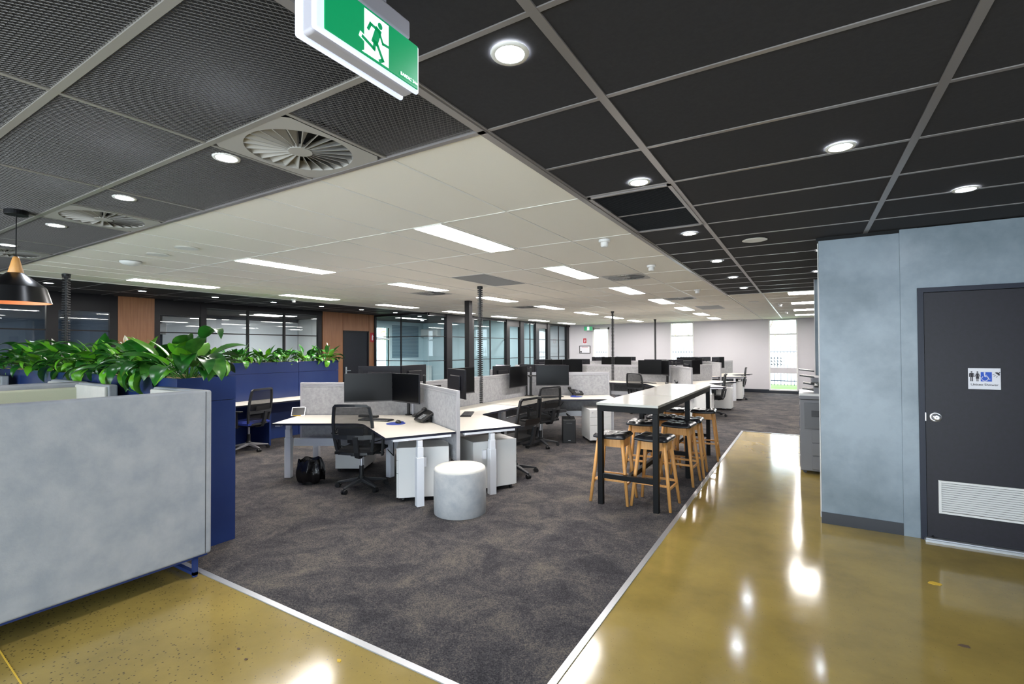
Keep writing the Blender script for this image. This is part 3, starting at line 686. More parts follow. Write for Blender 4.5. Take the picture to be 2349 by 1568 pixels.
# pendant lamp
pd = thing('pendant_lamp', 'black dome pendant lamp with a wooden neck at the left', 'pendant lamp', (-5.03, 1.153, 0))
MB().lathe([(.065,CZ-.035),(.068,CZ-.03),(.068,CZ-.002)], 28).build('ceiling_rose', m_black, pd)
MB().cyl((0,0,2.36),(0,0,CZ-.03),.0035).build('cord', m_black, pd)
MB().lathe([(.014,2.375),(.020,2.362),(.044,2.255),(.042,2.25)], 28).build('wooden_neck', m_beech, pd, smooth=True)
sh = MB().lathe([(.040,2.254),(.048,2.252),(.166,2.150)], 48, cap=False).lathe([(.166,2.150),(.170,2.146)], 48, cap=False).lathe([(.170,2.146),(.203,2.03)], 48, cap=False).build('shade', mat('pendant_black', '101012', .3), pd, smooth=True)
MB().lathe([(.199,2.03),(.166,2.14),(.160,2.146),(.04,2.245)], 48, cap=False).build('shade_lining', m_copper, sh, smooth=True)
MB().lathe([(.0,2.12),(.03,2.13),(.042,2.16),(.03,2.19),(.014,2.22)], 16, cap=False).build('bulb', m_bulb, pd, smooth=True)

# cable risers
def riser(x, y, z0, label):
    t = thing('cable_riser', label, 'cable riser', (x, y, z0))
    b = MB(); h = CZ-z0; n = int(h/.034)
    for k in range(n):
        z = k*.034; b.lathe([(.022,z),(.022,z+.034)], 8); b.lathe([(.045,z+.006),(.045,z+.022)], 10)
    o = b.build('link', m_plas, t); o['kind'] = 'stuff'
    MB().lathe([(.048,h-.03),(.048,h)], 16).build('ceiling_collar', m_plas, t)
riser(-4.67, 6.66, .765, 'black jointed cable riser from the front desk cluster to the ceiling')
riser(-4.67, 13.2, .765, 'black jointed cable riser above the middle desk cluster')
riser(-4.67, 17.75, .765, 'thin black cable riser farthest away near the back wall')
riser(-8.62, 2.47, 1.2, 'black jointed cable riser rising behind the near planter leaves')
t = struct(box('trim_8', m_frame, -6.35, -6.23, 8.47, 8.59, 0, CZ))   # steel column

# ================================================================== DESK CLUSTERS
DZ = .76; L = 1.6; Wd = .8; S3 = math.sqrt(3)
desk = thing('corner_desk', 'x', 'desk')
def arm(a, t, w):   # point along arm at angle a, w metres towards the inside
    s = 1 if a < 0 else -1
    return (t*math.cos(a)+w*math.cos(a+s*PI/2), t*math.sin(a)+w*math.sin(a+s*PI/2))
A1, A2 = rad(60), rad(-60); e = .028
pts = [arm(A2, e*1.2, e), arm(A2, L-.01, e), arm(A2, L-.01, Wd)]
cc = Wd/math.sin(rad(60))
p0 = arm(A2, Wd/math.tan(rad(60))+.16, Wd); p2 = arm(A1, Wd/math.tan(rad(60))+.16, Wd)
for k in range(7):
    u = k/6; pts.append(((1-u)**2*p0[0]+2*u*(1-u)*(cc-.02)+u*u*p2[0], (1-u)**2*p0[1]+u*u*p2[1]))
pts += [arm(A1, L-.01, Wd), arm(A1, L-.01, e)]
MB().prism(pts, DZ-.025, DZ, 0, 1).build('tabletop', [m_desk, m_deskedge], desk)
for a in (A2, A1):
    b = MB(); T = Matrix.Rotation(a, 4, 'Z'); s = 1 if a < 0 else -1
    b.box(L-.08,L-.0,s*.43-.04,s*.43+.04,0,.52,0,T).box(L-.075,L-.005,s*.43-.033,s*.43+.033,.52,.63,0,T).box(L-.07,L-.01,s*.43-.027,s*.43+.027,.63,DZ-.06,0,T)
    lg = b.build('leg', m_white, desk, bevel=.004, segs=1)
    MB().prism([(L-.07,s*.08),(L-.01,s*.08),(L-.01,s*.72),(L-.07,s*.72)] if s > 0 else [(L-.07,s*.72),(L-.01,s*.72),(L-.01,s*.08),(L-.07,s*.08)], DZ-.05, DZ-.025, T=T).build('bracket', m_white, lg)
    MB().box(.25,L-.08,s*.34,s*.38,.40,.50,0,T).build('beam', m_white, desk)
    MB().box(.35,L-.2,s*.30,s*.34,DZ-.07,DZ-.03,0,T).build('rail', m_white, desk)
MB().box(.42,.50,-.04,.04,0,.52).box(.425,.495,-.03,.03,.52,DZ-.025).build('leg', m_white, desk, bevel=.004, segs=1)
ct = [(.9+.25*math.sin(k*.5), -.5+.1*k, .66-.16*math.sin(PI*k/9)) for k in range(10)]
MB().tube([Vector(p)*1 for p in ct], .006).build('cable', m_plas, desk); MB().tube([(.5,.1,.66),(.55,.15,.45),(.62,.22,.33),(.7,.2,.42)], .006).build('cable', m_plas, desk)
MB().bar((1.02,.18,.56),(1.02,-.1,.56),.10,.05).build('power_box', m_plas2, desk)

scr = thing('desk_screen', 'x', 'partition')
Lz0, Lz1 = .43, 1.21
MB().box(.03,L-.02,-.014,.014,Lz0+.02,Lz1-.055).build('felt_panel', m_felt, scr)
MB().box(.0,.03,-.02,.02,Lz0,Lz1).build('upright', m_rail, scr); MB().box(L-.025,L,-.02,.02,Lz0,Lz1).build('upright', m_rail, scr)
MB().box(.03,L-.025,-.018,.018,Lz1-.055,Lz1-.04).box(.03,L-.025,-.012,.012,Lz1-.04,Lz1-.028).box(.03,L-.025,-.018,.018,Lz1-.028,Lz1).build('top_rail', m_rail, scr); MB().box(.03,L-.025,-.018,.018,Lz0,Lz0+.02).build('bottom_rail', m_rail, scr)

mon = thing('monitor', 'x', 'monitor')    # faces +X, bottom centre at origin
MB().box(-.012,.008,-.31,.31,0,.385).build('housing', m_mback, mon, bevel=.004, segs=1)
MB().box(.0078,.0095,-.304,.304,.02,.379).build('screen', m_screen, mon)
MB().box(-.035,-.012,-.17,.17,.06,.30).build('back_shell', m_mback, mon, bevel=.012, segs=2)
MB().box(.008,.0105,-.31,.31,.0,.014).build('bezel', m_plas2, mon)
v = MB()
for k in range(5): v.box(-.0135,-.012,.24+.012*k,.246+.012*k,.27,.34)
v.build('vent', m_plas, mon)
mon2 = copy_tree(mon); mon2.children[1].data = mon2.children[1].data.copy()
for c in mon2.children:
    if c.name.startswith('screen'): c.data = c.data.copy(); c.data.materials[0] = m_screenon
mpole = MB().lathe([(.05,DZ),(.05,DZ+.008),(.024,DZ+.012),(.0205,DZ+.012),(.0205,1.30),(.014,1.31)], 16).build('monitor_pole', m_plas)
MK = {mpole: [MB().tube([(.0,0,1.15),(.10,q*.05,1.15),(.20,q*.16,1.15)], .014).build('monitor_arm', m_plas) for q in (1,-1)]}

# stations: vertex, bisector angle, description, monitor pair rotation, draw flags
V1 = (-4.67, 5.06); V2 = (-4.67, 8.26); V3R = (-3.07, 13.2); V3L = (-6.27, 13.2); V4R = (-3.07, 17.75); V4L = (-6.27, 17.75)
ST = [
 (V1,270,'front desk by the waste bin',18,1.0), (V1,30,'desk behind the round ottoman',0,1.0), (V1,150,'rear left desk of the front cluster',6,1.0),
 (V2,-30,'desk left of the bar table',0,1.0), (V2,210,'left desk behind the cable riser',0,1.0), (V2,90,'back desk of the front cluster',0,1.0),
 (V3R,240,'middle cluster desk facing the bar table',0,1.0), (V3R,0,'middle cluster desk by the aisle',0,1.0), (V3R,120,'middle cluster desk turned to the back wall',0,1.0),
 (V3L,300,'middle cluster desk left of its riser',0,1.0), (V3L,180,'middle cluster desk nearest the glass offices',0,1.0), (V3L,60,'middle cluster rear left desk',0,1.0),
 (V4R,240,'far cluster desk facing forward',0,1.0), (V4R,0,'far cluster desk by the aisle',0,1.0), (V4R,120,'far cluster desk against the back wall',0,1.0),
 (V4L,300,'far cluster desk left of the thin riser',0,1.0), (V4L,180,'far cluster desk nearest the glass offices',0,1.0), (V4L,60,'far cluster rear left desk',0,1.0)]
for i, (V, bb, s, rt, sc) in enumerate(ST):
    a = rad(bb)
    dk = place(desk, USED, (V[0], V[1], 0), a, 'cream angled '+s, 'corner desks')
    def w(x, y, ar=a, off=(0,0)): return (V[0]+off[0]+x*math.cos(ar)-y*math.sin(ar), V[1]+off[1]+x*math.sin(ar)+y*math.cos(ar))
    ar = a+rad(rt); off = (0,0); dz = 0
    if i == 0: off = (-.27,.06)
    if i == 1: dz = .05; off = (.10,.10)
    if i == 2: off = (-.18,.10); dz = .075
    lx, ly = (.14, 0)
    if i == 0: lx, ly = (.06,-.05)
    for g in MK:
        c = g.copy(); C.objects.link(c); c.parent = dk; c.location = (lx, ly, 0)
        for h in MK[g]:
            d2 = h.copy(); C.objects.link(d2); d2.parent = c
    for q, sg_ in ((0, -1), (1, 1)):
        cxm = .33+.314*math.cos(rad(60)); cym = sg_*.314*math.sin(rad(60)); x, y = w(cxm, cym, ar, off)
        if i == 3 and sg_ < 0: x -= .15; y -= .09
        pr = mon2 if (V is V2 and bb == 210 and sg_ < 0) else mon
        place(pr, USED, (x, y, .967+dz+random.uniform(-.005,.005)), ar-rad(30)*sg_, '%s, %s of the pair on the %s' % ('lit pale-screened monitor' if pr is mon2 else 'black monitor', 'left' if sg_ < 0 else 'right', s), 'desk monitors')
for g in MK:
    for h in MK[g]: bpy.data.objects.remove(h)
    bpy.data.objects.remove(g)
if 1:
    SCR = [(V1,210,'left of the front desk'),(V1,330,'between the front desk and ottoman desk'),(V1,90,'before the near cable riser'),(V2,270,'beyond the near cable riser'),(V2,30,'behind the desk left of the bar table'),(V2,150,'at the rear left of the front cluster'),
     (V3R,180,'right of the middle riser'),(V3R,300,'at the front right of the middle cluster'),(V3R,60,'at the rear right of the middle cluster'),(V3L,0,'left of the middle riser'),(V3L,120,'at the rear left of the middle cluster'),(V3L,240,'at the front left of the middle cluster'),
     (V4R,180,'right of the far riser'),(V4R,300,'at the front right of the far cluster'),(V4R,60,'at the rear right of the far cluster'),(V4L,0,'left of the far riser'),(V4L,120,'at the rear left of the far cluster'),(V4L,240,'at the front left of the far cluster')]
    for V, bb, s in SCR: 
        sp_ = V in (V1,) and bb == 90
        place(scr, USED, (V[0], V[1], 0), rad(bb), 'grey felt desk screen '+s, 'felt desk screens')

# ---- office chair, faces +X
ch = thing('office_chair', 'x', 'chair')
for k in range(5):
    a = rad(20+72*k); T = Matrix.Rotation(a, 4, 'Z')
    b = MB(); b.add([(.03,-.03,.13),(.30,-.016,.075),(.30,.016,.075),(.03,.03,.13),(.03,-.026,.085),(.30,-.014,.058),(.30,.014,.058),(.03,.026,.085)], [(0,1,2,3),(7,6,5,4),(0,4,5,1),(1,5,6,2),(2,6,7,3),(3,7,4,0)], 0, T)
    o = b.build('base_arm', m_plas2, ch, bevel=.004, segs=1)
    T2 = T @ Matrix.Translation((.295,0,0))
    MB().cyl((0,-.028,.028),(0,-.006,.028),.028,n=14,T=T2).cyl((0,.006,.028),(0,.028,.028),.028,n=14,T=T2).cyl((0,0,.03),(0,0,.07),.008,T=T2).box(-.02,.02,-.006,.006,.03,.06,0,T2).build('caster', m_plas, o)
MB().lathe([(.04,.07),(.04,.14),(.028,.16),(.026,.27)], 16).build('column', m_plas, ch)
MB().cyl((0,0,.26),(0,0,.42),.016,n=14).build('gas_lift', m_chrome, ch)
MB().box(-.11,.13,-.09,.09,.40,.445).bar((.02,-.09,.42),(.03,-.27,.415),.015,.012).build('mechanism', m_plas, ch, bevel=.01, segs=2)
def seatf(u, v):
    x = -.22+.47*u; y = -.245+.49*v; r = 1-.0*u
    ed = min(1, 12*min(u, 1-u, v, 1-v)); return (x, y*(1-.10*(1-u)), .475+.032*ed**.5-.03*max(0, u-.8)*5*.5)
sb = MB().grid(seatf, 14, 12); sb.box(-.215,.245,-.235,.235,.445,.478); seat = sb.build('seat', m_fabric_b, ch, smooth=False)
def sweep(b, pts, w, t, closed=False):
    # rectangular section: w in the plane of the back, t front to back
    n = len(pts); P = [Vector(p) for p in pts]; rings = []
    for k in range(n):
        a = P[(k-1) % n] if closed or k else P[k]; c = P[(k+1) % n] if closed or k < n-1 else P[k]
        d = (c-a).normalized(); fx = Vector((1,0,0)); side = d.cross(fx).normalized(); fw = side.cross(d).normalized()
        rings += [tuple(P[k]+side*w/2+fw*t/2), tuple(P[k]-side*w/2+fw*t/2), tuple(P[k]-side*w/2-fw*t/2), tuple(P[k]+side*w/2-fw*t/2)]
    m = n if closed else n-1
    b.add(rings, [(4*k+q, 4*k+(q+1) % 4, 4*((k+1) % n)+(q+1) % 4, 4*((k+1) % n)+q) for k in range(m) for q in range(4)])
    if not closed: b.add(rings[:4], [(0,1,2,3)]); b.add(rings[-4:], [(3,2,1,0)])
def bx(z, y): # depth of the curved back at height z
    v = (z-.45)/.57; return -.225-.085*v*v-.05*math.sin(PI*v)*.7+.9*y*y
def outline(z): # half width at height z
    v = (z-.45)/.57; return .165+.075*math.sin(PI*min(1, .18+v*.62))-.0*v
Z0, Z1 = .455, 1.02
loop = []
for k in range(15):
    z = Z0+.03+(Z1-Z0-.05)*k/14; loop.append((outline(z), z))
top = [(outline(Z1)*f, Z1+.006*(1-f*f)) for f in (.9,.6,.3,0,-.3,-.6,-.9)]
full = loop+top+[(-y, z) for y, z in reversed(loop)]+[(outline(Z0)*f, Z0) for f in (-.85,-.45,0,.45,.85)]
bf = MB(); sweep(bf, [(bx(z, y), y, z) for y, z in full], .03, .028, True)
m_chf = mat('chair_frame', '25272a', .45)
bk = bf.build('back_frame', m_chf, ch, smooth=False)
bb_ = MB(); sweep(bb_, [(bx(.655, y)-.004, y, .655) for y in [outline(.655)*f for f in (-.97,-.6,-.2,.2,.6,.97)]], .05, .03)
sweep(bb_, [(bx(z, 0)-.02, -.055, z) for z in (.66,.60,.54,.48)]+[(-.22,-.05,.42),(-.10,-.04,.41)], .055, .035)
bb_.build('lower_yoke', m_chf, ch)
MB().grid(lambda u, v: (bx(.67+.335*v, (2*u-1)*outline(.67+.335*v))+.004, (2*u-1)*outline(.67+.335*v)*.97, .67+.335*v), 10, 10).build('mesh_back', m_cmesh, ch, smooth=True)
MB().grid(lambda u, v: (bx(.68+.08*v, 0)-.012, (2*u-1)*.15, .68+.08*v), 6, 3).build('lumbar_pad', m_plas, ch, smooth=True)
MB().grid(lambda u, v: (bx(.475+.17*v, (2*u-1)*outline(.475+.17*v))+.004, (2*u-1)*outline(.475+.17*v)*.95, .475+.17*v), 8, 4).build('lower_mesh', m_cmesh, ch, smooth=True)
for s in (-1, 1):
    ar_ = MB().bar((-.02,s*.27,.40),(-.02,s*.285,.66),.05,.022).bar((-.02,s*.20,.43),(-.02,s*.29,.43),.05,.02).build('armrest', m_plas, ch, bevel=.004, segs=1)
    MB().box(-.13,.11,s*.285-.04,s*.285+.04,.66,.685).build('arm_pad', m_plas, ar_, bevel=.01, segs=2)
CH = [((-4.60,4.06),114,'at the front desk by the waste bin'),((-3.33,5.55),172,'behind the ottoman desk'),((-3.90,7.35),158,'at the desk left of the bar table'),
 ((-3.62,12.3),70,'half hidden behind the bar table top'),((-1.95,12.75),185,'at the aisle desk past the bar table'),((-1.92,17.15),185,'farthest back by the aisle'),
 ((-6.3,6.0),-25,'on the left side of the front cluster'),((-6.2,8.0),10,'left of the near cable riser')]
for p, a, s in CH: place(ch, USED, (*p, 0), rad(a), 'black mesh-back swivel chair '+s, 'mesh-back office chairs')
# blue-seated copy beside the far planter
bc = copy_tree(ch); bc.location = (-7.95, 4.62, 0); bc.rotation_euler[2] = rad(196); bc['label'] = 'blue-seated mesh-back swivel chair at the counter under the far planter'
for c in bc.children:
    if c.name.startswith('seat'): c.data = c.data.copy(); c.data.materials[0] = m_blueseat; c['label'] = 'blue fabric seat'
    if c.name.startswith('base_arm'):
        c.data = c.data.copy(); c.data.materials[0] = m_chrome

# ---- pedestals, drawers face +X
pe = thing('drawer_pedestal', 'x', 'drawer unit')
MB().box(-.28,.27,-.195,.195,.05,.595).build('body', m_white2, pe, bevel=.003, segs=1)
for k, (z0, z1) in enumerate(((.055,.315),(.32,.455),(.46,.59))):
    dd = MB().box(.271,.288,-.192,.192,z0,z1).build('drawer', m_white2, pe, bevel=.002, segs=1)
    if k == 2: MB().cyl((.288,-.15,z1-.05),(.295,-.15,z1-.05),.012).build('lock', m_chrome, dd)
for x in (-.23,.22):
    for y in (-.15,.15): MB().cyl((x-.012,y-.01,.024),(x+.012,y-.01,.024),.024,n=12).box(x-.015,x+.015,y-.015,y+.015,.03,.05).build('caster', m_plas, pe)
def ped(x, y, a, s): place(pe, USED, (x, y, 0), rad(a), 'white metal drawer pedestal '+s, 'drawer pedestals')
ped(-3.73,4.19,221,'under the front desk, facing the office chair'); ped(-3.30,4.86,60,'half hidden behind the ottoman'); ped(-3.27,8.32,-52,'with three drawers beside the black computer tower')
ped(-5.45,4.72,-60,'behind the waste bin'); ped(-2.15,12.1,0,'under the aisle desk past the bar table'); ped(-2.0,17.0,0,'under the far aisle desk'); ped(-1.98,14.2,0,'under the rear half of the middle aisle desk')
# ---- computer tower
ct = thing('computer_tower', 'black computer tower on the carpet beside the three-drawer pedestal', 'computer', (-3.66,7.98,0), rad(-62))
MB().box(-.21,.20,-.115,.115,.0,.42).build('case', m_plas, ct, bevel=.006, segs=2); box('front_panel', m_plas, .20, .212, -.11, .11, .01, .41, ct, .004)
box('badge', m_alu, .212, .213, -.02, .02, .05, .058, ct); box('port_row', m_grille, .212, .213, -.05, .05, .355, .36, ct)
MB().tube([(.1,.0,.40),(.12,.02,.47),(.0,-.04,.50),(-.05,.0,.44)], .008).build('cable', m_plas, ct)
# ---- ottoman
ot = thing('ottoman', 'round pale grey suede ottoman on the carpet at the desk end', 'ottoman', (-3.05,3.98,0))
MB().lathe([(.255,0),(.265,.006),(.268,.2),(.266,.43),(.258,.452),(.25,.458)], 56, cap=True).build('body', mat('ottoman_suede', 'a9acb0', .9, col2='bcbdbd', nscale=9, detail=9, bump=.15, bscale=60), ot, smooth=True)
MB().lathe([(.262,.44),(.260,.456),(.245,.468),(.15,.474),(0.001,.476)], 56, cap=False).build('top_cushion', m_suedel, ot, smooth=True)
# ---- waste bin with liner
wbn = thing('waste_bin', 'small bin lined with a black bag under the front desk', 'bin', (-5.33,3.88,0))
MB().lathe([(.10,0),(.105,.004),(.13,.26)], 24).build('bucket', m_plas, wbn)
def lin_f(u, v):
    a = 2*PI*u; z = .30-.26*v; r = .128+.028*math.sin(v*3)+.014*math.sin(7*a+3*v)+.01*math.sin(13*a)*v
    if math.cos(a-.5) > .85: r += .03*v
    return (r*math.cos(a), r*math.sin(a), z+.012*math.sin(5*a))
MB().grid(lin_f, 48, 8).build('liner', m_bag, wbn, smooth=True)
MB().grid(lambda u, v: ((.128-.04*v)*math.cos(2*PI*u), (.128-.04*v)*math.sin(2*PI*u), .30-.12*v+.012*math.sin(10*PI*u)), 32, 3).build('liner_inside', m_bag, wbn, smooth=True)
# ---- white cable spine under the front desk
cs = thing('cable_spine', 'curled white jointed cable spine beneath the front desk screen', 'cable spine', (-3.62,4.42,.47))
for k in range(7):
    a = rad(-70+28*k); MB().box(-.03,.03,-.018,.018,-.02,.02,0,Matrix.Translation((.03+.07*math.cos(a), 0, .07*math.sin(a)+.02)) @ Matrix.Rotation(-a, 4, 'Y') ).build('link', m_white2, cs, bevel=.004, segs=1)
# ---- desk-top items
kb = thing('keyboard', 'x', 'keyboard'); MB().box(-.075,.075,-.22,.22,0,.014).build('base', m_plas, kb, bevel=.004, segs=1)
kk = MB()
for r in range(5):
    for c in range(17): kk.box(-.062+r*.026,-.040+r*.026,-.208+c*.0246,-.187+c*.0246,.014,.02)
o = kk.build('keys', m_plas2, kb); o['kind'] = 'stuff'
ms = thing('mouse', 'x', 'mouse')
MB().lathe([(.034,0),(.036,.01),(.030,.024),(.016,.033),(0.001,.036)], 20, cap=False, T=Matrix.Diagonal((1.6,.95,1,1))).build('shell', m_plas, ms, smooth=True); MB().box(.025,.045,-.003,.003,.024,.032).build('wheel', m_plas2, ms)
mp = thing('mouse_pad', 'x', 'mouse pad'); MB().lathe([(.115,0),(.117,.002),(.114,.005)], 32).build('pad', m_padblue, mp); MB().lathe([(.05,.004),(.045,.014),(.02,.018),(.001,.018)], 20, cap=False, T=Matrix.Translation((-.09,0,0)) @ Matrix.Diagonal((.5,1.2,1,1))).build('wrist_rest', m_padblue, mp, smooth=True)
ph = thing('desk_phone', 'x', 'telephone')
T = Matrix.Rotation(rad(28), 4, 'Y')
MB().box(-.11,.11,-.13,.10,-.01,.02,0,T).build('body', m_plas, ph, bevel=.006, segs=2, loc=(0,0,.07))
MB().box(-.09,.09,-.165,-.105,.02,.045,0,T).box(-.10,-.05,-.165,-.105,.03,.06,0,T).box(.05,.10,-.165,-.105,.03,.06,0,T).build('handset', m_plas, ph, bevel=.008, segs=2, loc=(0,0,.07))
MB().box(-.095,-.02,-.07,.06,.02,.024,0,T).build('display', m_screen, ph, loc=(0,0,.07))
kk = MB()
for r in range(4):
    for c in range(3): kk.box(.0+r*.024,.014+r*.024,-.05+c*.03,-.03+c*.03,.02,.026,0,T)
kk.build('keypad', m_alu, ph, loc=(0,0,.07))
MB().box(-.09,-.03,-.06,.06,0,.06).build('stand', m_plas, ph)
tb = thing('tablet', 'small tilted tablet display on the front desk left end', 'tablet', (-6.02,4.20,DZ), rad(-45))
T = Matrix.Rotation(rad(48), 4, 'Y'); MB().box(-.075,.075,-.09,.09,.0,.012,0,T).build('case', m_alu, tb, bevel=.003, segs=1, loc=(0,0,.05)); MB().box(-.062,.062,-.08,.08,.012,.014,0,T).build('screen', m_screen, tb, loc=(0,0,.05)); MB().box(-.05,.03,-.06,.06,0,.035).build('stand', m_alu, tb); MB().box(.05,.062,-.06,.04,.0,.012).build('yellow_edge', m_yellow, tb)
def put(p, x, y, a, lab, g=None): place(p, USED, (x, y, DZ), rad(a), lab, g)
put(kb,-4.72,4.40,285,'black keyboard on the front desk behind the near chair','keyboards'); put(mp,-4.30,4.33,285,'blue mouse pad on the front desk','mouse pads'); put(ms,-4.29,4.36,150,'black mouse on the front desk mouse pad','mice')
bpy.data.objects['mouse'].location.z = DZ+.006
put(ph,-4.07,4.62,250,'black desk phone on the front desk beside the felt screen','desk phones')
box('dock', m_plas, -.14, .14, -.03, .03, 0, .03, tag_ := thing('docking_station', 'flat black docking bar behind the front desk keyboard', 'dock', (-5.02,4.55,DZ), rad(15)), .004)
put(kb,-4.02,5.42,30,'black keyboard on the desk behind the ottoman','keyboards'); put(kb,-4.05,8.10,-30,'black keyboard on the desk left of the bar table','keyboards'); put(mp,-3.70,8.42,-30,'blue mouse pad on the desk left of the bar table','mouse pads')
put(ph,-3.82,8.72,-40,'dark phone on the desk left of the bar table','desk phones'); put(ms,-3.02,12.55,240,'black mouse on the desk facing the bar table','mice'); put(kb,-3.5,12.6,240,'black keyboard on the desk facing the bar table','keyboards'); put(ph,-2.75,12.75,200,'dark phone on the desk facing the bar table','desk phones')

# ================================================================== COUNTER + PLANTERS + BOOTHS
cn = thing('wall_counter', 'long cream counter fixed along the far navy planter', 'counter', (0,0,0))
MB().prism([(-8.54,2.5),(-7.90,2.5),(-7.90,6.9),(-8.54,6.9)], .735, .76, 0, 1).build('tabletop', [m_desk, m_deskedge], cn)
box('support_panel', m_navy, -8.54, -7.98, 5.0, 5.03, 0, .735, cn); box('support_panel', m_navy, -8.54, -7.98, 6.86, 6.89, 0, .735, cn); box('support_panel', m_navy, -8.54, -7.98, 2.55, 2.58, 0, .735, cn)
def planter(name, label, x0, x1, y0, y1, seams, axis):
    t = thing(name, label, 'planter', ((x0+x1)/2, (y0+y1)/2, 0)); ox, oy = (x0+x1)/2, (y0+y1)/2
    prev = None; e = .003
    ends = [(x0, x1) if axis == 'x' else (y0, y1)][0]; cuts = [ends[0]]+seams+[ends[1]]
    for a, b in zip(cuts, cuts[1:]):
        if axis == 'x':
            box('cabinet_module', m_navy, a+e-ox, b-e-ox, y0-oy, y1-oy, 0, 1.235, t, .003); X = (a+e-ox, b-e-ox, y0-oy, y1-oy)
        else:
            box('cabinet_module', m_navy, x0-ox, x1-ox, a+e-oy, b-e-oy, 0, 1.235, t, .003); X = (x0-ox, x1-ox, a+e-oy, b-e-oy)
        q = MB(); w = .02; z0, z1 = 1.239, 1.44
        q.box(X[0],X[1],X[2],X[2]+w,z0,z1).box(X[0],X[1],X[3]-w,X[3],z0,z1).box(X[0],X[0]+w,X[2]+w,X[3]-w,z0,z1).box(X[1]-w,X[1],X[2]+w,X[3]-w,z0,z1)
        q.build('trough', m_navy, t)
    box('soil', m_bark, x0-ox+.02, x1-ox-.02, y0-oy+.02, y1-oy-.02, 1.24, 1.40, t)
    pb = MB(); N = int((x1-x0)*(y1-y0)*260)
    for k in range(N):
        px = random.uniform(x0-ox+.04, x1-ox-.04); py = random.uniform(y0-oy+.04, y1-oy-.04)
        if axis == 'x' and k % 3 == 0: py = y0-oy+.045
        if axis == 'y' and k % 3 == 0: px = x1-ox-.045
        r = random.uniform(.014,.026); T = Matrix.Translation((px,py,1.415+random.uniform(0,.018))) @ Matrix.Rotation(random.uniform(0,3),4,'Z') @ Matrix.Diagonal((r*1.3,r,r*.7,1))
        pb.lathe([(.0,-1),(.8,-.6),(1,0),(.8,.6),(0,1)], 7, 0, T, cap=False)
    o = pb.build('pebbles', m_pebble, t, smooth=True); o['kind'] = 'stuff'
planter('planter_cabinet', 'long navy planter cabinet behind the grey booths, end facing the aisle', -9.4, -4.33, 1.93, 2.40, [-8.2,-7.3,-5.9], 'x')
planter('planter_cabinet', 'farther navy planter cabinet along the cream counter', -9.0, -8.55, 2.55, 6.92, [3.6,5.97], 'y')

# plants: leaves are separate objects that share a few bent blade meshes
def leaf_mesh(ln, wd, bend, stem, mats):
    b = MB(); n = 8; pts = []
    # centre line: petiole rises, then blade arches over
    x = z = 0.0; ang = rad(78); path = [(0,0)]
    for k in range(4): x += stem/4*math.cos(ang); z += stem/4*math.sin(ang); ang -= bend*.10; path.append((x, z))
    for k in range(4):
        p, q = path[k], path[k+1]; w = .0035
        b.add([(p[0],-w,p[1]),(p[0],w,p[1]),(q[0],w,q[1]),(q[0],-w,q[1]),(p[0]+.005,0,p[1]-.003),(q[0]+.005,0,q[1]-.003)], [(0,1,2,3),(1,4,5,2),(4,0,3,5)], 1)
    rows = []
    for k in range(n+1):
        u = k/n; hw = wd/2*(math.sin(PI*min(1,u*1.02)**.72)**.85 if 0 < u < 1 else 0)
        nx, nz = -math.sin(ang), math.cos(ang)
        cup = .28*hw
        rows.append([(x+nx*cup, -hw, z+nz*cup), (x+nx*cup*.35, -hw*.5, z+nz*cup*.35), (x, 0, z), (x+nx*cup*.35, hw*.5, z+nz*cup*.35), (x+nx*cup, hw, z+nz*cup)])
        x += ln/n*math.cos(ang); z += ln/n*math.sin(ang); ang -= bend*(.16+.05*u)
    vs = [p for r in rows for p in r]
    b.add(vs, [(r*5+c, r*5+c+1, (r+1)*5+c+1, (r+1)*5+c) for r in range(n) for c in range(4)], 0)
    o = b.build('leaf', mats, None, smooth=True); me = o.data; bpy.data.objects.remove(o)
    return me
LM = []
for k in range(12):
    mt = [m_leaf, m_leaf3, m_leaf2, m_leaf][k % 4]
    LM.append(leaf_mesh(random.uniform(.22,.31), random.uniform(.10,.14), [.3,.7,1.1,1.5,2.0,.8][k % 6], random.uniform(.12,.28), [mt, m_stem]))
fm = MB(); fm.tube([(0,0,0),(.02,0,.2),(.03,0,.40)], .003, 5, 1); fm.grid(lambda u, v: (.03+.03*math.sin(PI*v)*abs(2*u-1)-.01, (u-.5)*.07*math.sin(PI*min(1,v*1.05)), .38+.11*v), 6, 6, 0); fm.cyl((.045,0,.39),(.045,0,.43),.006,n=8,mi=2)
fo = fm.build('flower', [m_spathe, m_stem, m_yellow], None, smooth=True); FM = fo.data; bpy.data.objects.remove(fo)
def plant(x, y, n, sc, label, group, tall=0, over=None):
    t = thing('peace_lily', label, 'plant', (x, y, 1.41), 0, group)
    for k in range(n):
        o = bpy.data.objects.new('leaf', random.choice(LM)); C.objects.link(o); o.parent = t
        a = random.uniform(0, 2*PI)
        if over and random.random() < .18: a = over+random.uniform(-.7,.7)
        r = random.uniform(0,.07); o.location = (r*math.cos(a), r*math.sin(a), 0)
        tl = random.uniform(-.15,.85)*(1 if k > tall else 0); s = sc*random.uniform(.75,1.15)
        o.rotation_euler = (random.uniform(-.25,.25), tl, a); o.scale = (s, s, s)
    return t
PD = ['first','second','third','fourth','fifth','sixth','seventh','eighth','ninth','tenth']
for k in range(11):
    x = -4.58-k*.43+random.uniform(-.04,.04)
    plant(x, 2.14+random.uniform(-.05,.05), 40 if k < 5 else 32, .97 if k else 1.2, 'peace lily with glossy leaves in the near planter, %s from its right end' % ORD[k], 'peace lilies in the near planter', 2, -PI/2 if k else -.5)
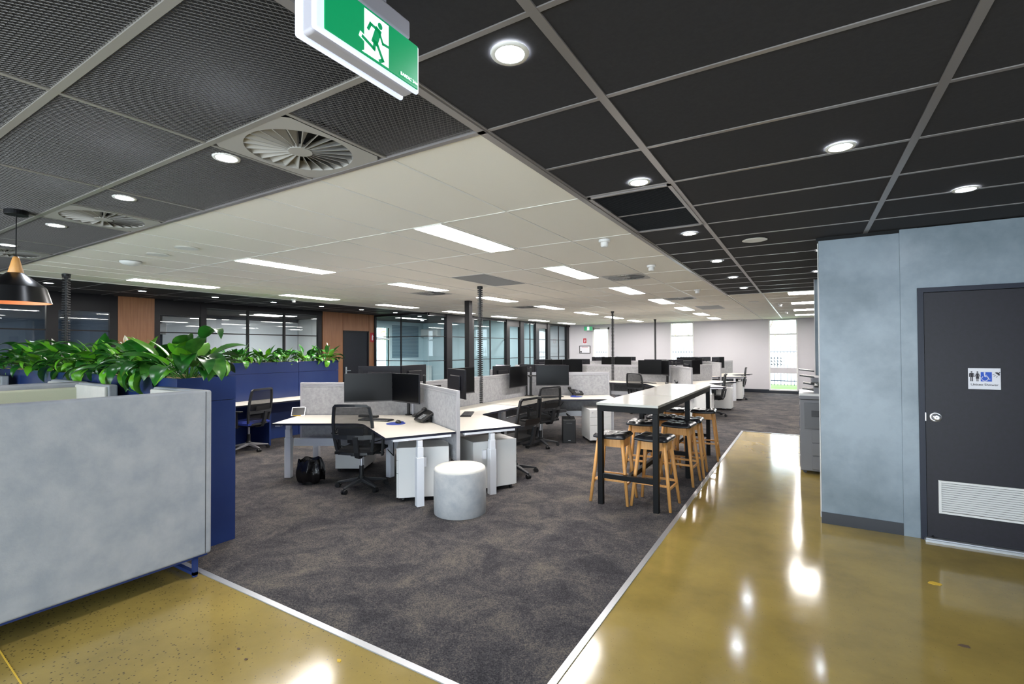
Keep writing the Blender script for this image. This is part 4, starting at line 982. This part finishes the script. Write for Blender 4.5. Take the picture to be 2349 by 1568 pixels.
for k in range(9):
    y = 6.75-k*.46+random.uniform(-.04,.04)
    plant(-8.76+random.uniform(-.05,.05), y, 44, .82, 'small peace lily in the far planter, %s from its right end' % ORD[k], 'peace lilies in the far planter', 2, 0)
for t_, (dx, a) in (('peace_lily.003',(0,0)),('peace_lily.008',(.0,2)),('peace_lily.011',(0,1))):
    p = bpy.data.objects.get(t_)
    if p: o = bpy.data.objects.new('flower', FM); C.objects.link(o); o.parent = p; o.rotation_euler[2] = a; o.scale = (.85,.6,.85); o['label'] = 'white flower'

# booths (high-back sofas)
def booth(label, loc, flip, ln, color_in, legs=True):
    t = thing('booth_sofa', label, 'sofa', loc, PI if flip else 0)
    # local: outer back face at x=0, seat towards -X; right end wing at y=0, extends to -ln
    MB().box(-.09,0,-ln,0,.15,1.37).build('backrest', m_suede, t, bevel=.018, segs=3)
    ye = -ln+.07 if not flip else -ln+.07
    MB().box(-.78,-.09,-.075,0,.15,1.37).build('side_wing', m_suede, t, bevel=.018, segs=3)
    MB().box(-.78,-.09,-ln,-ln+.075,.15,1.37).build('side_wing', m_suede, t, bevel=.018, segs=3)
    MB().box(-.15,-.09,-ln+.08,-.08,.44,1.33).build('back_cushion', color_in, t, bevel=.02, segs=3)
    MB().box(-.77,-.10,-.10,-.07,.44,1.355).build('wing_lit_face', m_suedel, t, bevel=.012, segs=2); MB().box(-.77,-.10,-ln+.07,-ln+.10,.44,1.355).build('wing_lit_face', m_suedel, t, bevel=.012, segs=2)  # pale boxes paint the light falling on the inner wing faces
    MB().box(-.74,-.15,-ln+.08,-.08,.28,.46).build('seat_cushion', m_suedel, t, bevel=.025, segs=3)
    MB().box(-.001,.0012,-.047,-.043,.16,1.36).build('seam', m_plas2, t)
    MB().box(-.76,-.02,-ln+.02,-.02,.135,.15).build('base_rail', m_navy, t)
    for y in (-.10, -ln+.10):
        MB().box(-.05,-.02,y-.015,y+.015,.012,.14).box(-.72,-.69,y-.015,y+.015,.012,.14).box(-.72,-.02,y-.015,y+.015,.012,.035).box(-.05,-.02,y-.012,y+.012,0,.012).box(-.72,-.69,y-.012,y+.012,0,.012).build('leg', m_navy, t)
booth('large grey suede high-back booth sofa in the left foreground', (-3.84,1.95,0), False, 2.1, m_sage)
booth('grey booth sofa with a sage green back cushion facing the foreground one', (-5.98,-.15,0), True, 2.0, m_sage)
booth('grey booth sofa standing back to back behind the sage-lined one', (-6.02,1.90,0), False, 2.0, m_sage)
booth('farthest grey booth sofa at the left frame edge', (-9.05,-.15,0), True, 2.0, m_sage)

# ================================================================== BAR TABLE + STOOLS
bt = thing('bar_table', 'high bar table with black steel frame and pale top', 'table', (-1.60, 6.49, 0))
MB().box(-.33,.33,-1.57,1.57,1.062,1.09).build('tabletop', m_bartop, bt, bevel=.003, segs=1)
for i, y in enumerate((-1.535, 0, 1.535)):
    for x in (-.295, .295): MB().box(x-.0275,x+.0275,y-.0275,y+.0275,0,1.0).build('leg', m_black, bt, bevel=.002, segs=1)
    MB().box(-.2675,.2675,y-.0225,y+.0225,.285,.335).build('footrail', m_black, bt); MB().box(-.2675,.2675,y-.0275,y+.0275,1.0,1.062).build('top_rail', m_black, bt)
for x in (-.295,.295): MB().box(x-.0275,x+.0275,-1.5625,1.5625,1.0,1.062).build('top_rail', m_black, bt)
MB().box(-.022,.022,-1.51,1.51,.285,.335).build('footrail', m_black, bt)
st = thing('bar_stool', 'x', 'stool')
def cush(u, v):
    x = -.172+.344*u; y = -.165+.33*v; ed = min(u,1-u,v,1-v)
    z = .715+.030*min(1, ed*9)**.5-.008*math.exp(-((u-.33)**2*500))-.008*math.exp(-((u-.67)**2*500))-.008*math.exp(-((v-.5)**2*400))+.010*(2*u-1)**2
    return (x, y, z)
MB().grid(cush, 24, 20).build('cushion', m_leather, st, smooth=True)
def rim(u, v):
    n = u*4; k = int(n) % 4; f = n-int(n); P = [(-.172,-.165),(.172,-.165),(.172,.165),(-.172,.165)]; a, b = P[k], P[(k+1) % 4]
    x = a[0]+(b[0]-a[0])*f; y = a[1]+(b[1]-a[1])*f; return (x*(1.0+.02*math.sin(PI*v)), y*(1+.02*math.sin(PI*v)), .690+.025*v+.010*(x/.172)**2)
MB().grid(rim, 32, 4).build('cushion_edge', m_leather, st, smooth=True)
MB().add([(-.172,-.165,.700),(.172,-.165,.700),(.172,.165,.700),(-.172,.165,.700),(0,-.165,.69),(0,.165,.69)], [(0,4,5,3),(4,1,2,5)]).build('cushion_base', m_fabric_b, st)
for s in (-1,1):
    MB().add([(-.125,s*.10-.011,.70),(.125,s*.10-.011,.70),(.145,s*.10-.011,.60),(-.145,s*.10-.011,.60),(-.125,s*.10+.011,.70),(.125,s*.10+.011,.70),(.145,s*.10+.011,.60),(-.145,s*.10+.011,.60)], [(0,3,2,1),(4,5,6,7),(0,1,5,4),(1,2,6,5),(2,3,7,6),(3,0,4,7)]).build('apron', m_beech, st)
    MB().box(s*.135-.011,s*.135+.011,-.10,.10,.60,.70).build('apron', m_beech, st)
    MB().bar((-.178,s*.148,.25),(.178,s*.148,.25),.018,.022).build('stretcher', m_beech, st); MB().bar((s*.182,-.145,.22),(s*.182,.145,.22),.018,.022).build('stretcher', m_beech, st)
    for q in (-1,1): MB().cyl((s*.205,q*.18,0),(s*.13,q*.105,.695),.016,.021,n=12).build('leg', m_beech, st, smooth=True)
BS = [((-1.83,5.17),2,'front left under the bar table end'),((-1.385,5.22),-2,'front right beside the nearest table leg'),((-1.80,6.20),4,'second on the left side of the bar table'),((-1.36,6.27),-3,'second on the right of the bar table'),((-1.71,6.82),0,'third on the left side of the bar table'),((-1.34,6.74),3,'third on the right side, against the second'),((-1.72,7.70),-4,'last on the left side of the bar table'),((-1.33,7.80),5,'last on the right side by the far table leg')]
for p, a, s in BS: place(st, USED, (*p, 0), rad(a), 'beech stool with black padded seat, '+s, 'beech bar stools')

# ================================================================== COPIER
pc = thing('copier', 'large grey office copier half hidden beyond the plaster wall', 'copier', (.26, 7.85, 0))
MB().box(-.33,.33,-.35,.35,.04,.98).build('body', m_print, pc, bevel=.012, segs=2)
MB().box(-.34,.33,-.36,.35,.98,1.03).build('top_ledge', m_print, pc, bevel=.012, segs=2)
MB().prism([(-.34,-.36),(-.10,-.36),(-.10,.35),(-.34,.35)], 1.03, 1.06).build('output_shelf', m_white2, pc, bevel=.008, segs=1)
MB().box(-.17,.33,-.30,.33,1.03,1.14).build('scanner_body', m_print, pc, bevel=.01, segs=2); MB().box(-.20,.33,-.33,.33,1.20,1.27).build('document_feeder', m_print, pc, bevel=.02, segs=2); MB().box(-.12,.33,-.28,.30,1.14,1.20).build('scanner_glass', m_plas, pc)
MB().box(-.28,.30,-.365,-.35,.60,.94).build('front_cover', m_print2, pc, bevel=.004, segs=1); MB().box(-.20,.02,-.372,-.365,.76,.84).build('output_slot', m_plas2, pc, bevel=.004)
for k, (z0, z1) in enumerate(((.42,.59),(.25,.41),(.07,.24))):
    dd = MB().box(-.20,.31,-.365,-.35,z0,z1).build('paper_drawer', m_print, pc, bevel=.004, segs=1); MB().box(-.04,.10,-.372,-.365,z1-.06,z1-.035).build('handle', m_plas2, dd)
for k in range(5): MB().box(-.336,-.328,-.33,.30,.08+.17*k,.23+.17*k).build('side_panel', m_print2, pc, bevel=.003, segs=1)
MB().box(-.338,-.33,-.28,-.20,.62,.68).build('sticker', m_padblue, pc)
for k, (z, x) in enumerate(((1.30,-.34),(1.22,-.33),(1.12,-.29),(1.045,-.30))): MB().bar((x,-.1,z+.07),(-.16,-.1,z+.05),.30,.014).build('output_tray', m_plas, pc)
for x in (-.28,.28):
    for y in (-.28,.28): MB().cyl((x,y-.015,.022),(x,y+.015,.022),.022).build('caster', m_plas, pc)

# ================================================================== SMALL THINGS ON THE FLOOR
def scrap(x, y, m, s, lab, nm):
    pts = [(s*random.uniform(.7,1.2)*math.cos(2*PI*k/7), .6*s*random.uniform(.6,1.2)*math.sin(2*PI*k/7)) for k in range(7)]
    tag(MB().prism(pts, 0, .003).build(nm, m, loc=(x, y, .0005)), lab, 'debris')
scrap(.764,4.479,m_yellow,.045,'crumpled yellow scrap on the polished floor below the shower door','paper_scrap')
scrap(-2.158,1.751,m_yellow,.018,'tiny yellow flake on the polished floor near the metal strip','paper_scrap')
scrap(.741,3.627,m_bark,.03,'dark smudge of debris on the polished floor at the lower right','floor_debris')
scrap(-2.725,1.53,m_bark,.012,'left of two dark specks on the floor below the booth','floor_debris'); scrap(-2.60,1.50,m_bark,.012,'right of two dark specks on the floor below the booth','floor_debris')

# ================================================================== OUTSIDE
struct(box('ground', m_grass, -40, 30, YB+.25, 60, -.25, -.1)); struct(box('ground', m_grass, -45, -13.2, -10, YB+.25, -.25, -.1))
struct(box('ground', m_conc, -40, 30, 26.5, 60, -.1, -.08))
def fence(label, x0, x1, y, n):
    t = thing('steel_fence', label, 'fence', (x0, y, -.1)); w = x1-x0
    for z in (.25, 1.55): box('rail', m_fence, 0, w, -.02, .02, z, z+.04, t)
    pk = MB()
    for k in range(n):
        x = w*(k+.5)/n; b = MB().box(x-.011,x+.011,-.011,.011,.06,1.85).build('picket', m_fence, t)
fence('black steel picket fence outside the right rear window', -3.5, 1.2, 25.0, 36)
fence('black steel picket fence outside the middle rear window', -8.6, -4.2, 25.0, 34)
fence('black steel picket fence outside the glazed rear door', -13.6, -8.9, 25.0, 36)
t = MB()
for (k, (x, z)) in enumerate([(-2.33+.235*i, .30+.26*j) for j in range(3) for i in range(4)]):
    tag(MB().lathe([(.115,0),(.115,1.4)], 16, cap=False, T=Matrix.Rotation(-PI/2,4,'X')).lathe([(.085,0),(.085,1.4)], 16, 1, Matrix.Rotation(-PI/2,4,'X'), cap=False).lathe([(.085,0),(.115,0)], 16, 0, Matrix.Rotation(-PI/2,4,'X'), cap=False).build('concrete_pipe', [m_conc, m_fence], loc=(x, 45, z)), 'concrete pipe outside, column %s row %s of the stack' % (ORD[k % 4], ['bottom','middle','top'][k//4]), 'pipe', 'stacked concrete pipes outside')
tag(MB().box(-2.5,-1.4,45,46.8,-.1,.16).build('pallet', m_conc), 'pale pallet under the stacked concrete pipes', 'pallet')
def tree(x, y, h, r, label, n=420):
    t = thing('tree', label, 'tree', (x, y, -.1)); MB().cyl((0,0,0),(.1,0,h*.6),.16,.07).tube([(.08,0,h*.45),(.5,.2,h*.7),(.8,.3,h*.85)], .04).tube([(.08,0,h*.4),(-.5,.2,h*.65)], .04).build('trunk', m_bark, t)
    b = MB()
    for k in range(n):
        v = Vector((random.gauss(0,1),random.gauss(0,1),random.gauss(0,1))).normalized()*r*random.uniform(.3,1); v.z *= .8; s = .11
        T = Matrix.Translation((v.x, v.y, h*.78+v.z)) @ Matrix.Rotation(random.uniform(0,6),4,'Z') @ Matrix.Rotation(random.uniform(0,3),4,'X'); b.add([(-s,0,0),(0,s*.5,0),(s,0,0),(0,-s*.5,0)], [(0,1,2,3)], 0, T)
    o = b.build('foliage', m_tree, t); o['kind'] = 'stuff'
tree(-3.4, 54, 5.6, 2.4, 'leafy tree outside beyond the right rear window'); tree(-10.5, 44, 6.0, 2.8, 'leafy tree outside beyond the middle rear window', 500)
tree(-26, 27, 4.2, 2.2, 'tree outside seen through the glazed offices', 500); tree(-24, 9.2, 3.6, 1.8, 'tree outside seen through the left meeting room window')
struct(box('trim_9', m_brick, -13.75, -13.35, 18.05, 18.55, 0, 2.6))
